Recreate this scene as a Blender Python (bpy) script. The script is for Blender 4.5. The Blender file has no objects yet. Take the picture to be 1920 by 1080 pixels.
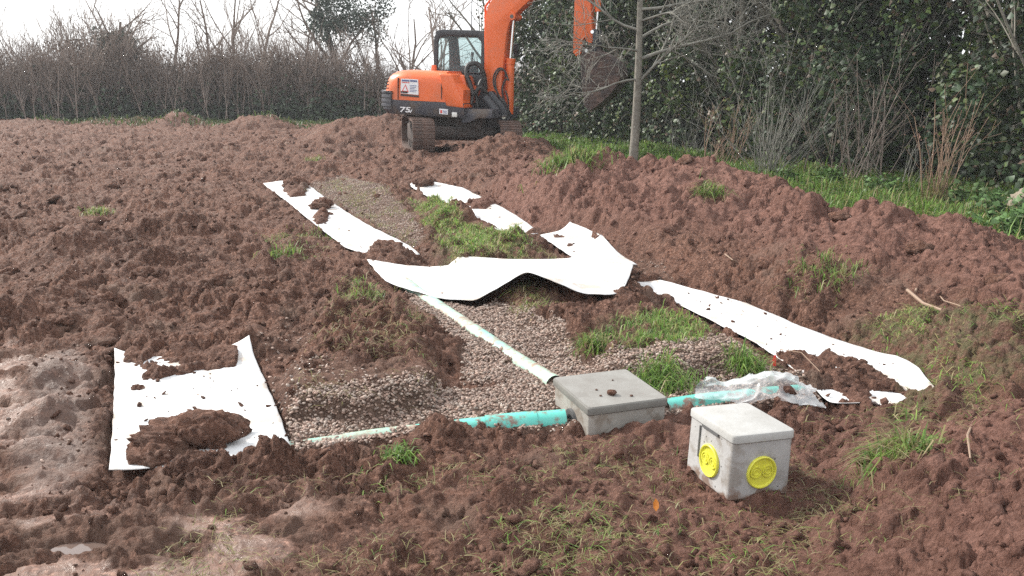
import bpy, math, random
import numpy as np
from mathutils import Matrix, Vector

# ------------------------------------------------------------------ camera
F_PX, CAM_H, HORIZON = 1600.0, 1.6, 150.0          # focal length and horizon in photograph pixels
PITCH = math.atan((540 - HORIZON) / F_PX)
scene = bpy.context.scene
COL = scene.collection
cam_data = bpy.data.cameras.new('camera')
cam = bpy.data.objects.new('camera', cam_data)
COL.objects.link(cam)
cam.location = (0, 0, CAM_H)
cam.rotation_euler = (math.pi / 2 - PITCH, 0, 0)
cam_data.sensor_width = 36.0
cam_data.lens = 36.0 * F_PX / 1920.0
cam_data.clip_start = 0.05
cam_data.clip_end = 3000
scene.camera = cam

# ------------------------------------------------------------------ sky, sun, exposure
SUN_EL, SUN_AZ = math.radians(34), math.radians(-58)    # azimuth from +Y towards +X: sun stands behind, to the left
world = bpy.data.worlds.new('World')
scene.world = world
world.use_nodes = True
wn, wl = world.node_tree.nodes, world.node_tree.links
wn.clear()
sky = wn.new('ShaderNodeTexSky'); sky.sky_type = 'NISHITA'; sky.sun_disc = False
sky.sun_elevation = SUN_EL; sky.sun_rotation = SUN_AZ
sky.dust_density = 3.0
sc1 = wn.new('ShaderNodeVectorMath'); sc1.operation = 'SCALE'; sc1.inputs['Scale'].default_value = 0.1
wl.new(sky.outputs[0], sc1.inputs[0])
cl = wn.new('ShaderNodeTexNoise'); cl.inputs['Scale'].default_value = 2.2; cl.inputs['Detail'].default_value = 6
tc = wn.new('ShaderNodeTexCoord'); wl.new(tc.outputs['Generated'], cl.inputs['Vector'])
rm = wn.new('ShaderNodeMapRange'); rm.inputs[1].default_value = 0.3; rm.inputs[2].default_value = 0.7
rm.inputs[3].default_value = 0.80; rm.inputs[4].default_value = 0.97
wl.new(cl.outputs['Fac'], rm.inputs[0])
mixw = wn.new('ShaderNodeMix'); mixw.data_type = 'RGBA'
wl.new(rm.outputs[0], mixw.inputs['Factor']); wl.new(sc1.outputs[0], mixw.inputs['A'])
mixw.inputs['B'].default_value = (0.97, 0.985, 1.0, 1)     # thin white cloud
bg = wn.new('ShaderNodeBackground'); bg.inputs['Strength'].default_value = 0.9
wl.new(mixw.outputs['Result'], bg.inputs['Color'])
wo = wn.new('ShaderNodeOutputWorld'); wl.new(bg.outputs[0], wo.inputs['Surface'])

sun_data = bpy.data.lights.new('sun', 'SUN')
sun_data.energy = 3.2; sun_data.angle = math.radians(8); sun_data.color = (1.0, 0.95, 0.87)
sun = bpy.data.objects.new('sun', sun_data); COL.objects.link(sun)
sd = Vector((math.sin(SUN_AZ) * math.cos(SUN_EL), math.cos(SUN_AZ) * math.cos(SUN_EL), math.sin(SUN_EL)))
sun.rotation_euler = sd.to_track_quat('Z', 'Y').to_euler()

scene.view_settings.view_transform = 'Standard'
scene.view_settings.look = 'None'
scene.view_settings.exposure = 0.90
scene.view_settings.gamma = 1.0
scene.view_settings.use_curve_mapping = False
scene.cycles.use_denoising = False
scene.cycles.sample_clamp_indirect = 3.0
scene.cycles.caustics_reflective = False; scene.cycles.caustics_refractive = False
scene.cycles.max_bounces = 6
scene.cycles.transparent_max_bounces = 16

# ------------------------------------------------------------------ pixel helper (a pixel gives a direction, z the distance)
CP, SP = math.cos(PITCH), math.sin(PITCH)
def ray(px, py):
    a = (px - 960) / F_PX; b = (540 - py) / F_PX
    return (a, CP + b * SP, -SP + b * CP)
def G(px, py, z=0.0):
    d = ray(px, py); t = (z - CAM_H) / d[2]
    return (d[0] * t, d[1] * t)
def poly(pts, z=0.0):
    return np.array([G(p[0], p[1], p[2] if len(p) > 2 else z) for p in pts])

# ------------------------------------------------------------------ noise
_rs = np.random.RandomState(7)
_perm = _rs.permutation(4096).astype(np.int64)
_gang = _rs.rand(4096) * 2 * np.pi
_gx, _gy, _rv = np.cos(_gang), np.sin(_gang), _rs.rand(4096)
def _h(i, j, s):
    return _perm[(_perm[(i + s * 131) & 4095] + j + s * 17) & 4095]
def perlin(x, y, s=0):
    x = np.asarray(x, float); y = np.asarray(y, float)
    i = np.floor(x).astype(np.int64); j = np.floor(y).astype(np.int64)
    fx, fy = x - i, y - j
    def dot(a, b):
        k = _h(i + a, j + b, s); return _gx[k] * (fx - a) + _gy[k] * (fy - b)
    u = fx * fx * fx * (fx * (fx * 6 - 15) + 10); v = fy * fy * fy * (fy * (fy * 6 - 15) + 10)
    n0 = dot(0, 0); n0 = n0 + u * (dot(1, 0) - n0)
    n1 = dot(0, 1); n1 = n1 + u * (dot(1, 1) - n1)
    return 1.5 * (n0 + v * (n1 - n0))
def fbm(x, y, o=3, s=0, g=0.5):
    t = 0; a = 1.0
    for k in range(o):
        t = t + a * perlin(x * 2 ** k, y * 2 ** k, s + k); a *= g
    return t
def domes(x, y, cell, s, prob, r0, r1, flat=0.7):
    """rounded lumps: highest dome of the random lumps around each point (metres)"""
    X, Y = x / cell, y / cell
    i = np.floor(X).astype(np.int64); j = np.floor(Y).astype(np.int64)
    out = np.zeros_like(X)
    for a in (-1, 0, 1):
        for b in (-1, 0, 1):
            k = _h(i + a, j + b, s)
            cx = i + a + _rv[k]; cy = j + b + _rv[(k + 911) & 4095]
            r = (r0 + (r1 - r0) * _rv[(k + 1777) & 4095]) / cell
            q = np.where(_rv[(k + 2903) & 4095] < prob, 1 - ((X - cx) ** 2 + (Y - cy) ** 2) / (r * r), 0)
            out = np.maximum(out, np.sqrt(np.maximum(q, 0)) * r * cell * flat)
    return out
def facets(x, y, cell, s, tilt=.9):
    """broken angular clods: every cell is a tilted plate of its own height (0..1 range about .5)"""
    X, Y = x / cell, y / cell
    i = np.floor(X).astype(np.int64); j = np.floor(Y).astype(np.int64)
    best = np.full(X.shape, 9.0); out = np.zeros_like(X)
    for a in (-1, 0, 1):
        for b in (-1, 0, 1):
            k = _h(i + a, j + b, s)
            dx = X - (i + a + _rv[k]); dy = Y - (j + b + _rv[(k + 911) & 4095]); d = dx * dx + dy * dy
            m = d < best; best = np.where(m, d, best)
            out = np.where(m, _rv[(k + 1777) & 4095] + tilt * (dx * _gx[(k + 37) & 4095] + dy * _gy[(k + 37) & 4095]) - .5 * d, out)
    return out
def ss(a, b, x):
    t = np.clip((x - a) / (b - a), 0, 1); return t * t * (3 - 2 * t)
def sdf(P, x, y, margin=0.6):
    """positive inside polygon P; -margin far away"""
    out = np.full(x.shape, -margin)
    lo, hi = P.min(0) - margin, P.max(0) + margin
    m = (x > lo[0]) & (x < hi[0]) & (y > lo[1]) & (y < hi[1])
    if not m.any(): return out
    X, Y = x[m], y[m]; d2 = np.full(X.shape, 1e9); ins = np.zeros(X.shape, bool)
    n = len(P)
    for k in range(n):
        ax, ay = P[k]; bx, by = P[(k + 1) % n]
        ex, ey = bx - ax, by - ay
        t = np.clip(((X - ax) * ex + (Y - ay) * ey) / (ex * ex + ey * ey + 1e-12), 0, 1)
        d2 = np.minimum(d2, (X - ax - t * ex) ** 2 + (Y - ay - t * ey) ** 2)
        if ay != by:
            c = (ay > Y) != (by > Y); xi = ex * (Y - ay) / (by - ay) + ax
            ins ^= c & (X < xi)
    d = np.sqrt(d2); out[m] = np.maximum(np.where(ins, d, -d), -margin)
    return out

# ------------------------------------------------------------------ terrain shape
FLOOR = -0.08
TRENCH_L = poly([(185, 918), (570, 882), (500, 690), (440, 560), (170, 560)], -0.04)
TRENCH_A = poly([(520, 872), (545, 785), (700, 772), (900, 735), (1030, 712), (1190, 688), (1270, 712), (1430, 700), (1520, 715),
                 (1570, 758), (1400, 778), (1262, 800), (1060, 822), (860, 826), (700, 846)], -0.06)
TRENCH_B = poly([(1100, 722), (862, 738), (868, 655), (742, 548), (660, 482), (490, 357), (560, 338), (700, 430), (790, 480),
                 (905, 552), (1062, 640), (1092, 690)], -0.06)
TRENCH_R = poly([(1190, 530), (1420, 648), (1480, 692), (1560, 760), (1680, 768), (1765, 742), (1610, 640), (1400, 566), (1240, 518),
                 (1190, 488), (1012, 428, .04), (872, 354, .08), (780, 337, .09), (760, 346, .09), (950, 442, .04), (1010, 462), (1080, 492)], -0.03)
BERM_L = poly([(545, 762), (535, 700), (600, 600), (645, 530), (700, 545), (790, 615), (840, 690), (815, 742), (700, 768)], 0.06)
BERM_M = poly([(1110, 692), (1085, 645), (965, 590), (930, 545), (805, 480), (725, 405), (640, 330), (760, 348), (880, 402), (1000, 460),
               (1160, 535), (1285, 585), (1420, 645), (1440, 688), (1250, 702)], 0.06)
RIDGE_F = poly([(1055, 838), (1120, 806), (1262, 782), (1310, 812), (1260, 850), (1120, 862)], 0.03)
TRACK = poly([(0, 905), (30, 760), (50, 665), (150, 640), (200, 690), (190, 780), (195, 870), (130, 940)], 0)
NEARMUD = poly([(-300, 1200), (-300, 640), (120, 640), (190, 780), (200, 930), (420, 900), (760, 900), (700, 1010), (560, 1200)], 0)
SHEET_POLY = {
    'left': poly([(210, 905), (214, 800), (217, 683), (470, 672), (515, 770), (550, 868)], -0.05),
    'mid': poly([(495, 352), (545, 388), (592, 428), (645, 470), (700, 492), (785, 490), (690, 430), (620, 385), (562, 340)], -0.05),
    'flap': poly([(692, 491), (724, 522), (890, 556), (985, 522), (1085, 545), (1160, 550), (1183, 500), (1130, 474), (1075, 486), (960, 491), (800, 505)], .06),
    'rup': poly([(766, 347, .09), (860, 398, .07), (950, 440, .05), (1012, 434, .05), (870, 357, .07), (792, 340, .09)], -0.03),
    'rlow': poly([(1188, 528), (1300, 582), (1420, 642), (1490, 690), (1556, 752), (1605, 745), (1645, 762), (1690, 746), (1756, 738), (1680, 682), (1560, 630),
                  (1400, 570), (1240, 524)], -0.03),
}
COVERS = [
    (poly([(236, 912), (262, 884), (330, 872), (398, 861), (430, 869), (480, 866), (548, 872), (545, 900), (400, 915), (240, 935)], -.03), 0.05),   # soil lying on the sheets: polygon, height
    (poly([(222, 640), (224, 688), (258, 712), (300, 756), (330, 712), (372, 702), (420, 702), (455, 684), (474, 660), (470, 630)], 0), 0.07),
    (poly([(525, 355), (540, 372), (572, 368), (580, 352), (556, 342)], 0), 0.10),
    (poly([(585, 408), (600, 392), (622, 400), (610, 420), (585, 430)], 0), 0.10),
    (poly([(684, 488), (700, 472), (745, 462), (800, 488), (770, 502), (715, 496)], 0), 0.10),
    (poly([(790, 352), (812, 345), (822, 356), (800, 366)], 0), 0.12),
    (poly([(868, 402), (900, 390), (938, 398), (912, 412), (880, 411)], 0), 0.09),
    (poly([(1000, 432), (1100, 470), (1060, 452), (1180, 498), (1165, 494), (1150, 488), (1010, 448)], 0), 0.06),
    (poly([(1435, 650), (1560, 648), (1625, 668), (1668, 692), (1738, 740), (1712, 756), (1690, 734), (1668, 727), (1640, 738), (1608, 752), (1590, 738), (1560, 722), (1535, 735), (1500, 716), (1465, 690)], 0), 0.075),
]
GRAVEL_POLY = [
    TRENCH_A,
    poly([(1095, 722), (862, 738), (868, 660), (745, 555), (850, 545), (905, 560), (1058, 640), (1090, 692)], -0.06),
    poly([(1180, 655), (1260, 628), (1400, 622), (1448, 655), (1400, 672), (1240, 668)], 0.1),
    poly([(515, 760), (505, 700), (560, 672), (640, 690), (700, 720), (830, 700), (870, 730), (700, 775)], 0.05),
    poly([(560, 350), (640, 322), (720, 345), (790, 420), (800, 470), (740, 440), (650, 385)], 0.05),
    poly([(1140, 480), (1250, 500), (1300, 540), (1240, 522)], 0.0),
    poly([(470, 625), (540, 590), (600, 620), (560, 660), (490, 665)], 0.05),
    poly([(5, 700), (70, 650), (160, 640), (190, 720), (170, 840), (60, 880), (0, 860)], 0.0),
]
GRAVEL_DENS = [1, 1, 1, .3, .75, .35, .3, .12]
# spoil ridges: px, py, z of crest, half width towards / away from the camera
RIDGES = [
    [(965, 283, .22, 2.2), (1030, 300, .38, 2.4), (1095, 305, .45, 2.5), (1150, 288, .74, 2.5), (1240, 310, .62, 2.4), (1335, 300, .76, 2.3),
     (1400, 322, .66, 2.1), (1450, 362, .52, 1.9), (1560, 398, .48, 1.7), (1680, 384, .60, 1.8), (1725, 402, .52, 1.6), (1790, 400, .58, 1.6), (1905, 486, .42, 1.3), (2030, 560, .4, 1.2)],
    [(1790, 800, .13, .5), (1870, 752, .28, .6), (1960, 745, .42, .75), (2120, 830, .5, .9), (2200, 1050, .45, .8)],
]
RIDGES_W = [[(*G(a, b, z), z, w) for a, b, z, w in R] for R in RIDGES]
CONES = [  # x, y, height, radius
    (-4.0, 24.0, .62, 2.4), (-2.6, 23.0, .35, 1.6), (-11.9, 31.0, .45, 1.3), (-8.6, 29.3, .42, 1.7), (-14.5, 32.5, .2, 2.0), (-17.5, 31, .2, 2.5),
    (-2.05, 17.9, .16, .8), (-2.6, 18.6, .15, .7), (0.15, 17.6, .30, 1.4), (-.55, 16.8, .22, 1.0), (0.45, 18.6, .33, 0.9),
    (*G(255, 480, .1), .2, .8), (*G(60, 560, .1), .16, .7), (*G(150, 450, .1), .2, .8), (*G(330, 420, .1), .18, 1.0), (*G(95, 760, .05), .09, .22), (*G(110, 690, .05), .10, .25), (*G(60, 830, .05), .08, .2)]
PUDDLE = np.array(G(148, 1022, -0.015))
RIDGE_SLOPE = 1.0
def ridge_height(x, y, R):
    best = np.zeros_like(x)
    for k in range(len(R) - 1):
        ax, ay, ah, aw = R[k]; bx, by, bh, bw = R[k + 1]
        ex, ey = bx - ax, by - ay
        t = np.clip(((x - ax) * ex + (y - ay) * ey) / (ex * ex + ey * ey), 0, 1)
        dx, dy = x - ax - t * ex, y - ay - t * ey
        d = np.sqrt(dx * dx + dy * dy)
        h = ah + t * (bh - ah); w = aw + t * (bw - aw)
        side = ex * dy - ey * dx            # >0: away from the camera (ridges run left to right)
        w = np.where(side > 0, w * 0.62, w)
        q = np.clip(1 - d / w, 0, 1)
        best = np.maximum(best, h * (q * (1.25 - 0.25 * q)))
    return best
def base(x, y):
    x = np.asarray(x, float); y = np.asarray(y, float)
    near = ss(9, 16, y)
    b = (0.018 + 0.05 * near) * perlin(x * .45, y * .45, 3) + 0.015 * perlin(x * 1.4, y * 1.4, 5)
    wx = 0.05 * perlin(x * 3.1, y * 3.1, 11); 
    for P, z, soft in ((TRENCH_L, -0.05, .10), (TRENCH_B, FLOOR, .12), (TRENCH_A, FLOOR, .12), (TRENCH_R, -0.05, .10), (BERM_L, 0.13, .13), (BERM_M, 0.10, .17), (RIDGE_F, 0.035, .09)):
        d = sdf(P, x, y) + wx * (1.4 if z > 0 else 0.6)
        m = ss(-soft * .5, soft, d)
        if P is BERM_M: z = z - .05 * ss(7.8, 9.5, y)
        b = b * (1 - m) + (z + .4 * b) * m
    for R in RIDGES_W:
        b = np.maximum(b, b * .4 + ridge_height(x + .12 * perlin(x * 1.7, y * 1.7, 21), y + .12 * perlin(x * 1.7, y * 1.7, 22), R))
    m = ss(-.25, .10, sdf(TRENCH_R, x, y)); b = b * (1 - m) + np.minimum(b, -.05 + .25 * b) * m
    m = ss(-.25, .10, sdf(TRENCH_R, x, y)) * ss(7.6, 10, y); b = b * (1 - m) + .105 * m
    for cx, cy, h, r in CONES:
        q = np.clip(1 - np.sqrt((x - cx) ** 2 + (y - cy) ** 2) / (r * (1 + .25 * perlin(x * 1.1, y * 1.1, 31))), 0, 1)
        b = b + h * q * q * (3 - 2 * q) 
    d = np.sqrt(((x - PUDDLE[0]) / .11) ** 2 + ((y - PUDDLE[1]) / .06) ** 2)
    b = b - 0.035 * ss(1.5, .6, d)
    return b
def masks(x, y):
    wv = 0.05 * perlin(x * 4, y * 4, 41) + 0.025 * perlin(x * 11, y * 11, 42)
    grav = np.zeros_like(x)
    for P, dn in zip(GRAVEL_POLY, GRAVEL_DENS):
        grav = np.maximum(grav, ss(-.03, .06, sdf(P, x, y) + wv) * dn)
    wet = ss(-.1, .35, sdf(NEARMUD, x, y) + 2 * wv)
    sheet = np.zeros_like(x)
    for P in SHEET_POLY.values():
        sheet = np.maximum(sheet, ss(-.03, .0, sdf(P, x, y)))
    cov = np.zeros_like(x)
    for P, h in COVERS:
        cov = np.maximum(cov, h * ss(-.03, .10, sdf(P, x, y) + .9 * wv))
    return grav, wet, sheet, cov
def ground(x, y, full=False):
    x = np.asarray(x, float); y = np.asarray(y, float)
    b = base(x, y)
    grav, wet, sheet, cov = masks(x, y)
    sgn = np.hypot(x - 0.0, y)
    amp = (1 - .85 * np.clip(grav * 1.4, 0, 1)) * (1 - .42 * wet)
    trk = ss(-.02, .12, sdf(TRACK, x, y)); slick = wet * ss(-.05, .2, perlin(x * 2.6, y * 3.4, 64) + .3 * perlin(x * 7, y * 7, 65)); amp = amp * (1 - .66 * np.maximum(trk * .7, slick))
    ridge_ = ss(.2, .5, ridge_height(x, y, RIDGES_W[0])); amp = amp * (1 + .1 * ridge_)
    front = ss(4.4, 3.4, y)                      # trodden ground in the foreground
    amp = amp * (1 - .2 * front)
    amp = amp * (1 + .2 * ss(8, 20, y))
    X = x + .05 * perlin(x * 6, y * 6, 51) + .015 * perlin(x * 21, y * 21, 52)
    Y = y + .05 * perlin(x * 6, y * 6, 53) + .015 * perlin(x * 21, y * 21, 54)
    patch = .58 + .62 * ss(-.28, .42, perlin(x * .85, y * .85, 61) + .45 * perlin(x * 2.3, y * 2.3, 62))
    crumb = .25 + 1.0 * ss(-.15, .35, perlin(x * 1.7, y * 1.7, 63))
    d = .50 * domes(X, Y, .60, 71, .42, .12, .28, .6) + .70 * domes(X, Y, .24, 72, .5, .05, .12, .7) + .85 * domes(X, Y, .11, 73, .65, .022, .055, .8)
    d = d + 1.2 * domes(X, Y, .055, 74, .7, .011, .028, .9)
    r1 = 1 - np.abs(perlin(X * 2.3, Y * 2.3, 81)); r2 = 1 - np.abs(perlin(X * 6.2, Y * 6.2, 82))
    b3, b4 = np.abs(perlin(X * 9, Y * 9, 83)), np.abs(perlin(X * 21, Y * 21, 84))
    b5 = np.abs(perlin(x * 44, y * 44, 85))
    d = d + .055 * (r1 * r1 - .6) + .022 * (r2 * r2 - .6) + .040 * (b3 - .25) + .024 * (b4 - .25) + .011 * (b5 - .25) * ss(9, 5, y)
    d = d + .045 * (facets(X, Y, .21, 87) - .4) + crumb * .032 * (facets(X + .02 * b4, Y, .085, 88) - .4) + .015 * crumb * (facets(x, y, .04, 89) - .4) * ss(10, 6, y)
    st = perlin(x * 3 + .6 * y, y * 9 - 1.5 * x, 91) + .6 * perlin(x * 7 + y, y * 22 - 3 * x, 92)
    rough_ = wet * (1 - .8 * np.maximum(slick, trk))
    z = b + amp * patch * d - .02 * amp + (.018 + .012 * (1 - slick)) * st * wet + .022 * (b4 - .2) * rough_ + .016 * (b3 - .2) * rough_
    pd = np.sqrt(((x - PUDDLE[0]) / .11) ** 2 + ((y - PUDDLE[1]) / .06) ** 2)
    z = z - .03 * ss(1.4, .7, pd)
    under = b - .035
    z = z * (1 - sheet) + under * sheet
    covh = np.where(cov > 0, cov + .55 * d * ss(0, .04, cov), 0)
    z = np.where(sheet > 0, z + sheet * covh, z + .5 * covh)
    if full: return z, grav, wet, sheet, cov
    return z

# ------------------------------------------------------------------ mesh helpers
def mesh_np(name, V, Fc, mat=None, parent=None, smooth=False, attrs=None):
    """V (n,3), Fc (m,k) arrays"""
    me = bpy.data.meshes.new(name)
    V = np.asarray(V, np.float32); Fc = np.asarray(Fc, np.int32)
    m, k = Fc.shape
    me.vertices.add(len(V)); me.vertices.foreach_set('co', V.ravel())
    me.loops.add(m * k); me.loops.foreach_set('vertex_index', Fc.ravel())
    me.polygons.add(m)
    me.polygons.foreach_set('loop_start', np.arange(0, m * k, k, dtype=np.int32))
    me.polygons.foreach_set('loop_total', np.full(m, k, np.int32))
    if smooth: me.polygons.foreach_set('use_smooth', np.ones(m, bool))
    for an, (typ, data) in (attrs or {}).items():
        at = me.attributes.new(an, typ, 'POINT')
        at.data.foreach_set('color' if typ == 'FLOAT_COLOR' else 'value', np.asarray(data, np.float32).ravel())
    me.update(calc_edges=True)
    if mat: me.materials.append(mat)
    o = bpy.data.objects.new(name, me); COL.objects.link(o)
    if parent: o.parent = parent
    return o
class MB:
    def __init__(s): s.v = []; s.f = []
    def add(s, V, Fc):
        n = len(s.v); s.v += [tuple(p) for p in V]; s.f += [tuple(i + n for i in f) for f in Fc]
    def box(s, x0, x1, y0, y1, z0, z1, M=None):
        V = [(x, y, z) for x in (x0, x1) for y in (y0, y1) for z in (z0, z1)]
        if M: V = [M @ Vector(p) for p in V]
        s.add(V, [(0, 1, 3, 2), (4, 6, 7, 5), (0, 4, 5, 1), (2, 3, 7, 6), (0, 2, 6, 4), (1, 5, 7, 3)]); return s
    def prism(s, P, v0, v1, fn=None):
        """outline P of (u, w) pushed from v0 to v1 along v"""
        fn = fn or (lambda u, v, w: (u, v, w)); n = len(P)
        s.add([fn(u, v0, w) for u, w in P] + [fn(u, v1, w) for u, w in P],
              [tuple(range(n)), tuple(range(2 * n - 1, n - 1, -1))] + [(i, i + n, (i + 1) % n + n, (i + 1) % n) for i in range(n)]); return s
    def loft(s, rings, cap=True):
        n = len(rings[0]); V = [p for r in rings for p in r]; Fc = []
        for k in range(len(rings) - 1):
            for i in range(n):
                j = (i + 1) % n; Fc.append((k * n + i, k * n + j, (k + 1) * n + j, (k + 1) * n + i))
        if cap: Fc += [tuple(range(n - 1, -1, -1)), tuple((len(rings) - 1) * n + i for i in range(n))]
        s.add(V, Fc); return s
    def tube(s, pts, rad, n=8, cap=True):
        pts = [Vector(p) for p in pts]
        if not hasattr(rad, '__len__'): rad = [rad] * len(pts)
        up = None; rings = []
        for i, p in enumerate(pts):
            t = (pts[min(i + 1, len(pts) - 1)] - pts[max(i - 1, 0)]); t = t.normalized() if t.length > 1e-9 else Vector((0, 0, 1))
            if up is None: up = t.orthogonal().normalized()
            up = (up - t * up.dot(t)); up = up.normalized() if up.length > 1e-6 else t.orthogonal().normalized()
            b = t.cross(up)
            rings.append([tuple(p + (up * math.cos(2 * math.pi * k / n) + b * math.sin(2 * math.pi * k / n)) * rad[i]) for k in range(n)])
        return s.loft(rings, cap)
    def build(s, name, mat, parent=None, smooth=False, bevel=0, seg=2, autosmooth=None):
        me = bpy.data.meshes.new(name); me.from_pydata(s.v, [], s.f); me.update()
        if mat: me.materials.append(mat)
        o = bpy.data.objects.new(name, me); COL.objects.link(o)
        if parent: o.parent = parent
        if smooth or bevel: me.polygons.foreach_set('use_smooth', np.ones(len(me.polygons), bool))
        import bmesh
        bm = bmesh.new(); bm.from_mesh(me); bmesh.ops.recalc_face_normals(bm, faces=bm.faces)
        if bevel:
            ed = [e for e in bm.edges if len(e.link_faces) == 2 and e.calc_face_angle(0) > .5]
            bmesh.ops.bevel(bm, geom=ed, offset=bevel, segments=seg, profile=.5, affect='EDGES', clamp_overlap=True)
        bm.to_mesh(me); bm.free()
        if smooth or bevel:
            me.polygons.foreach_set('use_smooth', np.ones(len(me.polygons), bool))
            me.set_sharp_from_angle(angle=math.radians(autosmooth or 40))
        return o
def tag(o, label=None, cat=None, group=None, kind=None):
    if label: o['label'] = label
    if cat: o['category'] = cat
    if group: o['group'] = group
    if kind: o['kind'] = kind
    return o
def empty(name, loc=(0, 0, 0), rz=0):
    o = bpy.data.objects.new(name, None); COL.objects.link(o); o.location = loc; o.rotation_euler = (0, 0, rz)
    o.empty_display_size = .1
    return o
def copy_tree(o, parent=None):
    c = o.copy(); COL.objects.link(c); c.parent = parent
    for ch in list(o.children): copy_tree(ch, c)
    return c

# ------------------------------------------------------------------ materials
def mat(name, col, rough=.7, col2=None, scale=8, contrast=(.35, .65), bump=0, bscale=40, metal=0, spec=.5, col3=None, scale3=2.0, dist=.01, pits=0, mudz=None):
    m = bpy.data.materials.new(name); m.use_nodes = True
    N, L = m.node_tree.nodes, m.node_tree.links
    b = N['Principled BSDF']; b.inputs['Roughness'].default_value = rough; b.inputs['Metallic'].default_value = metal
    b.inputs['Specular IOR Level'].default_value = spec
    b.inputs['Base Color'].default_value = (*col, 1)
    if col2 or bump:
        t = N.new('ShaderNodeTexCoord')
    cur = None
    def mixin(prev, c, sc, lo, hi):
        n = N.new('ShaderNodeTexNoise'); n.inputs['Scale'].default_value = sc; n.inputs['Detail'].default_value = 6; n.inputs['Roughness'].default_value = .65
        L.new(t.outputs['Object'], n.inputs['Vector'])
        r = N.new('ShaderNodeMapRange'); r.inputs[1].default_value = lo; r.inputs[2].default_value = hi; L.new(n.outputs['Fac'], r.inputs[0])
        x = N.new('ShaderNodeMix'); x.data_type = 'RGBA'; L.new(r.outputs[0], x.inputs['Factor'])
        if prev is None: x.inputs['A'].default_value = (*col, 1)
        else: L.new(prev, x.inputs['A'])
        x.inputs['B'].default_value = (*c, 1); return x.outputs['Result']
    if col2: cur = mixin(None, col2, scale, *contrast)
    if col3: cur = mixin(cur, col3, scale3, .5, .62)
    def over(prev, fac, c):
        x = N.new('ShaderNodeMix'); x.data_type = 'RGBA'; L.new(fac, x.inputs['Factor']); L.new(prev, x.inputs['A']); x.inputs['B'].default_value = (*c, 1); return x.outputs['Result']
    if pits:                              # air holes in cast concrete
        v = N.new('ShaderNodeTexVoronoi'); v.inputs['Scale'].default_value = pits; L.new(t.outputs['Object'], v.inputs['Vector'])
        r = N.new('ShaderNodeMapRange'); r.inputs[1].default_value = .13; r.inputs[2].default_value = .10; L.new(v.outputs['Distance'], r.inputs[0]); cur = over(cur, r.outputs[0], (.09, .085, .08))
    if mudz is not None:                  # mud splashed up the foot
        sx = N.new('ShaderNodeSeparateXYZ'); L.new(t.outputs['Object'], sx.inputs[0])
        n = N.new('ShaderNodeTexNoise'); n.inputs['Scale'].default_value = 22; n.inputs['Detail'].default_value = 6; L.new(t.outputs['Object'], n.inputs['Vector'])
        a = N.new('ShaderNodeMath'); a.operation = 'MULTIPLY_ADD'; L.new(n.outputs['Fac'], a.inputs[0]); a.inputs[1].default_value = -.16; L.new(sx.outputs['Z'], a.inputs[2])
        r = N.new('ShaderNodeMapRange'); r.inputs[1].default_value = mudz - .075; r.inputs[2].default_value = mudz - .10; L.new(a.outputs[0], r.inputs[0]); cur = over(cur, r.outputs[0], (.20, .14, .11))
    if cur: L.new(cur, b.inputs['Base Color'])
    if bump:
        n = N.new('ShaderNodeTexNoise'); n.inputs['Scale'].default_value = bscale; n.inputs['Detail'].default_value = 5
        L.new(t.outputs['Object'], n.inputs['Vector'])
        u = N.new('ShaderNodeBump'); u.inputs['Strength'].default_value = bump; u.inputs['Distance'].default_value = dist
        L.new(n.outputs['Fac'], u.inputs['Height']); L.new(u.outputs[0], b.inputs['Normal'])
    return m
def attr_mat(name, rough=.6, trans=0.0, spec=.4, bump=0, attr='col'):
    m = bpy.data.materials.new(name); m.use_nodes = True
    N, L = m.node_tree.nodes, m.node_tree.links
    b = N['Principled BSDF']; b.inputs['Roughness'].default_value = rough; b.inputs['Specular IOR Level'].default_value = spec
    a = N.new('ShaderNodeAttribute'); a.attribute_name = attr; L.new(a.outputs['Color'], b.inputs['Base Color'])
    if bump:
        t = N.new('ShaderNodeTexCoord')
        n = N.new('ShaderNodeTexNoise'); n.inputs['Scale'].default_value = 90; n.inputs['Detail'].default_value = 4
        L.new(t.outputs['Object'], n.inputs['Vector'])
        u = N.new('ShaderNodeBump'); u.inputs['Strength'].default_value = bump; u.inputs['Distance'].default_value = .01
        L.new(n.outputs['Fac'], u.inputs['Height']); L.new(u.outputs[0], b.inputs['Normal'])
    if trans:
        tr = N.new('ShaderNodeBsdfTranslucent'); L.new(a.outputs['Color'], tr.inputs['Color'])
        mx = N.new('ShaderNodeMixShader'); mx.inputs[0].default_value = trans
        L.new(b.outputs[0], mx.inputs[1]); L.new(tr.outputs[0], mx.inputs[2]); L.new(mx.outputs[0], N['Material Output'].inputs['Surface'])
    return m

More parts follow.
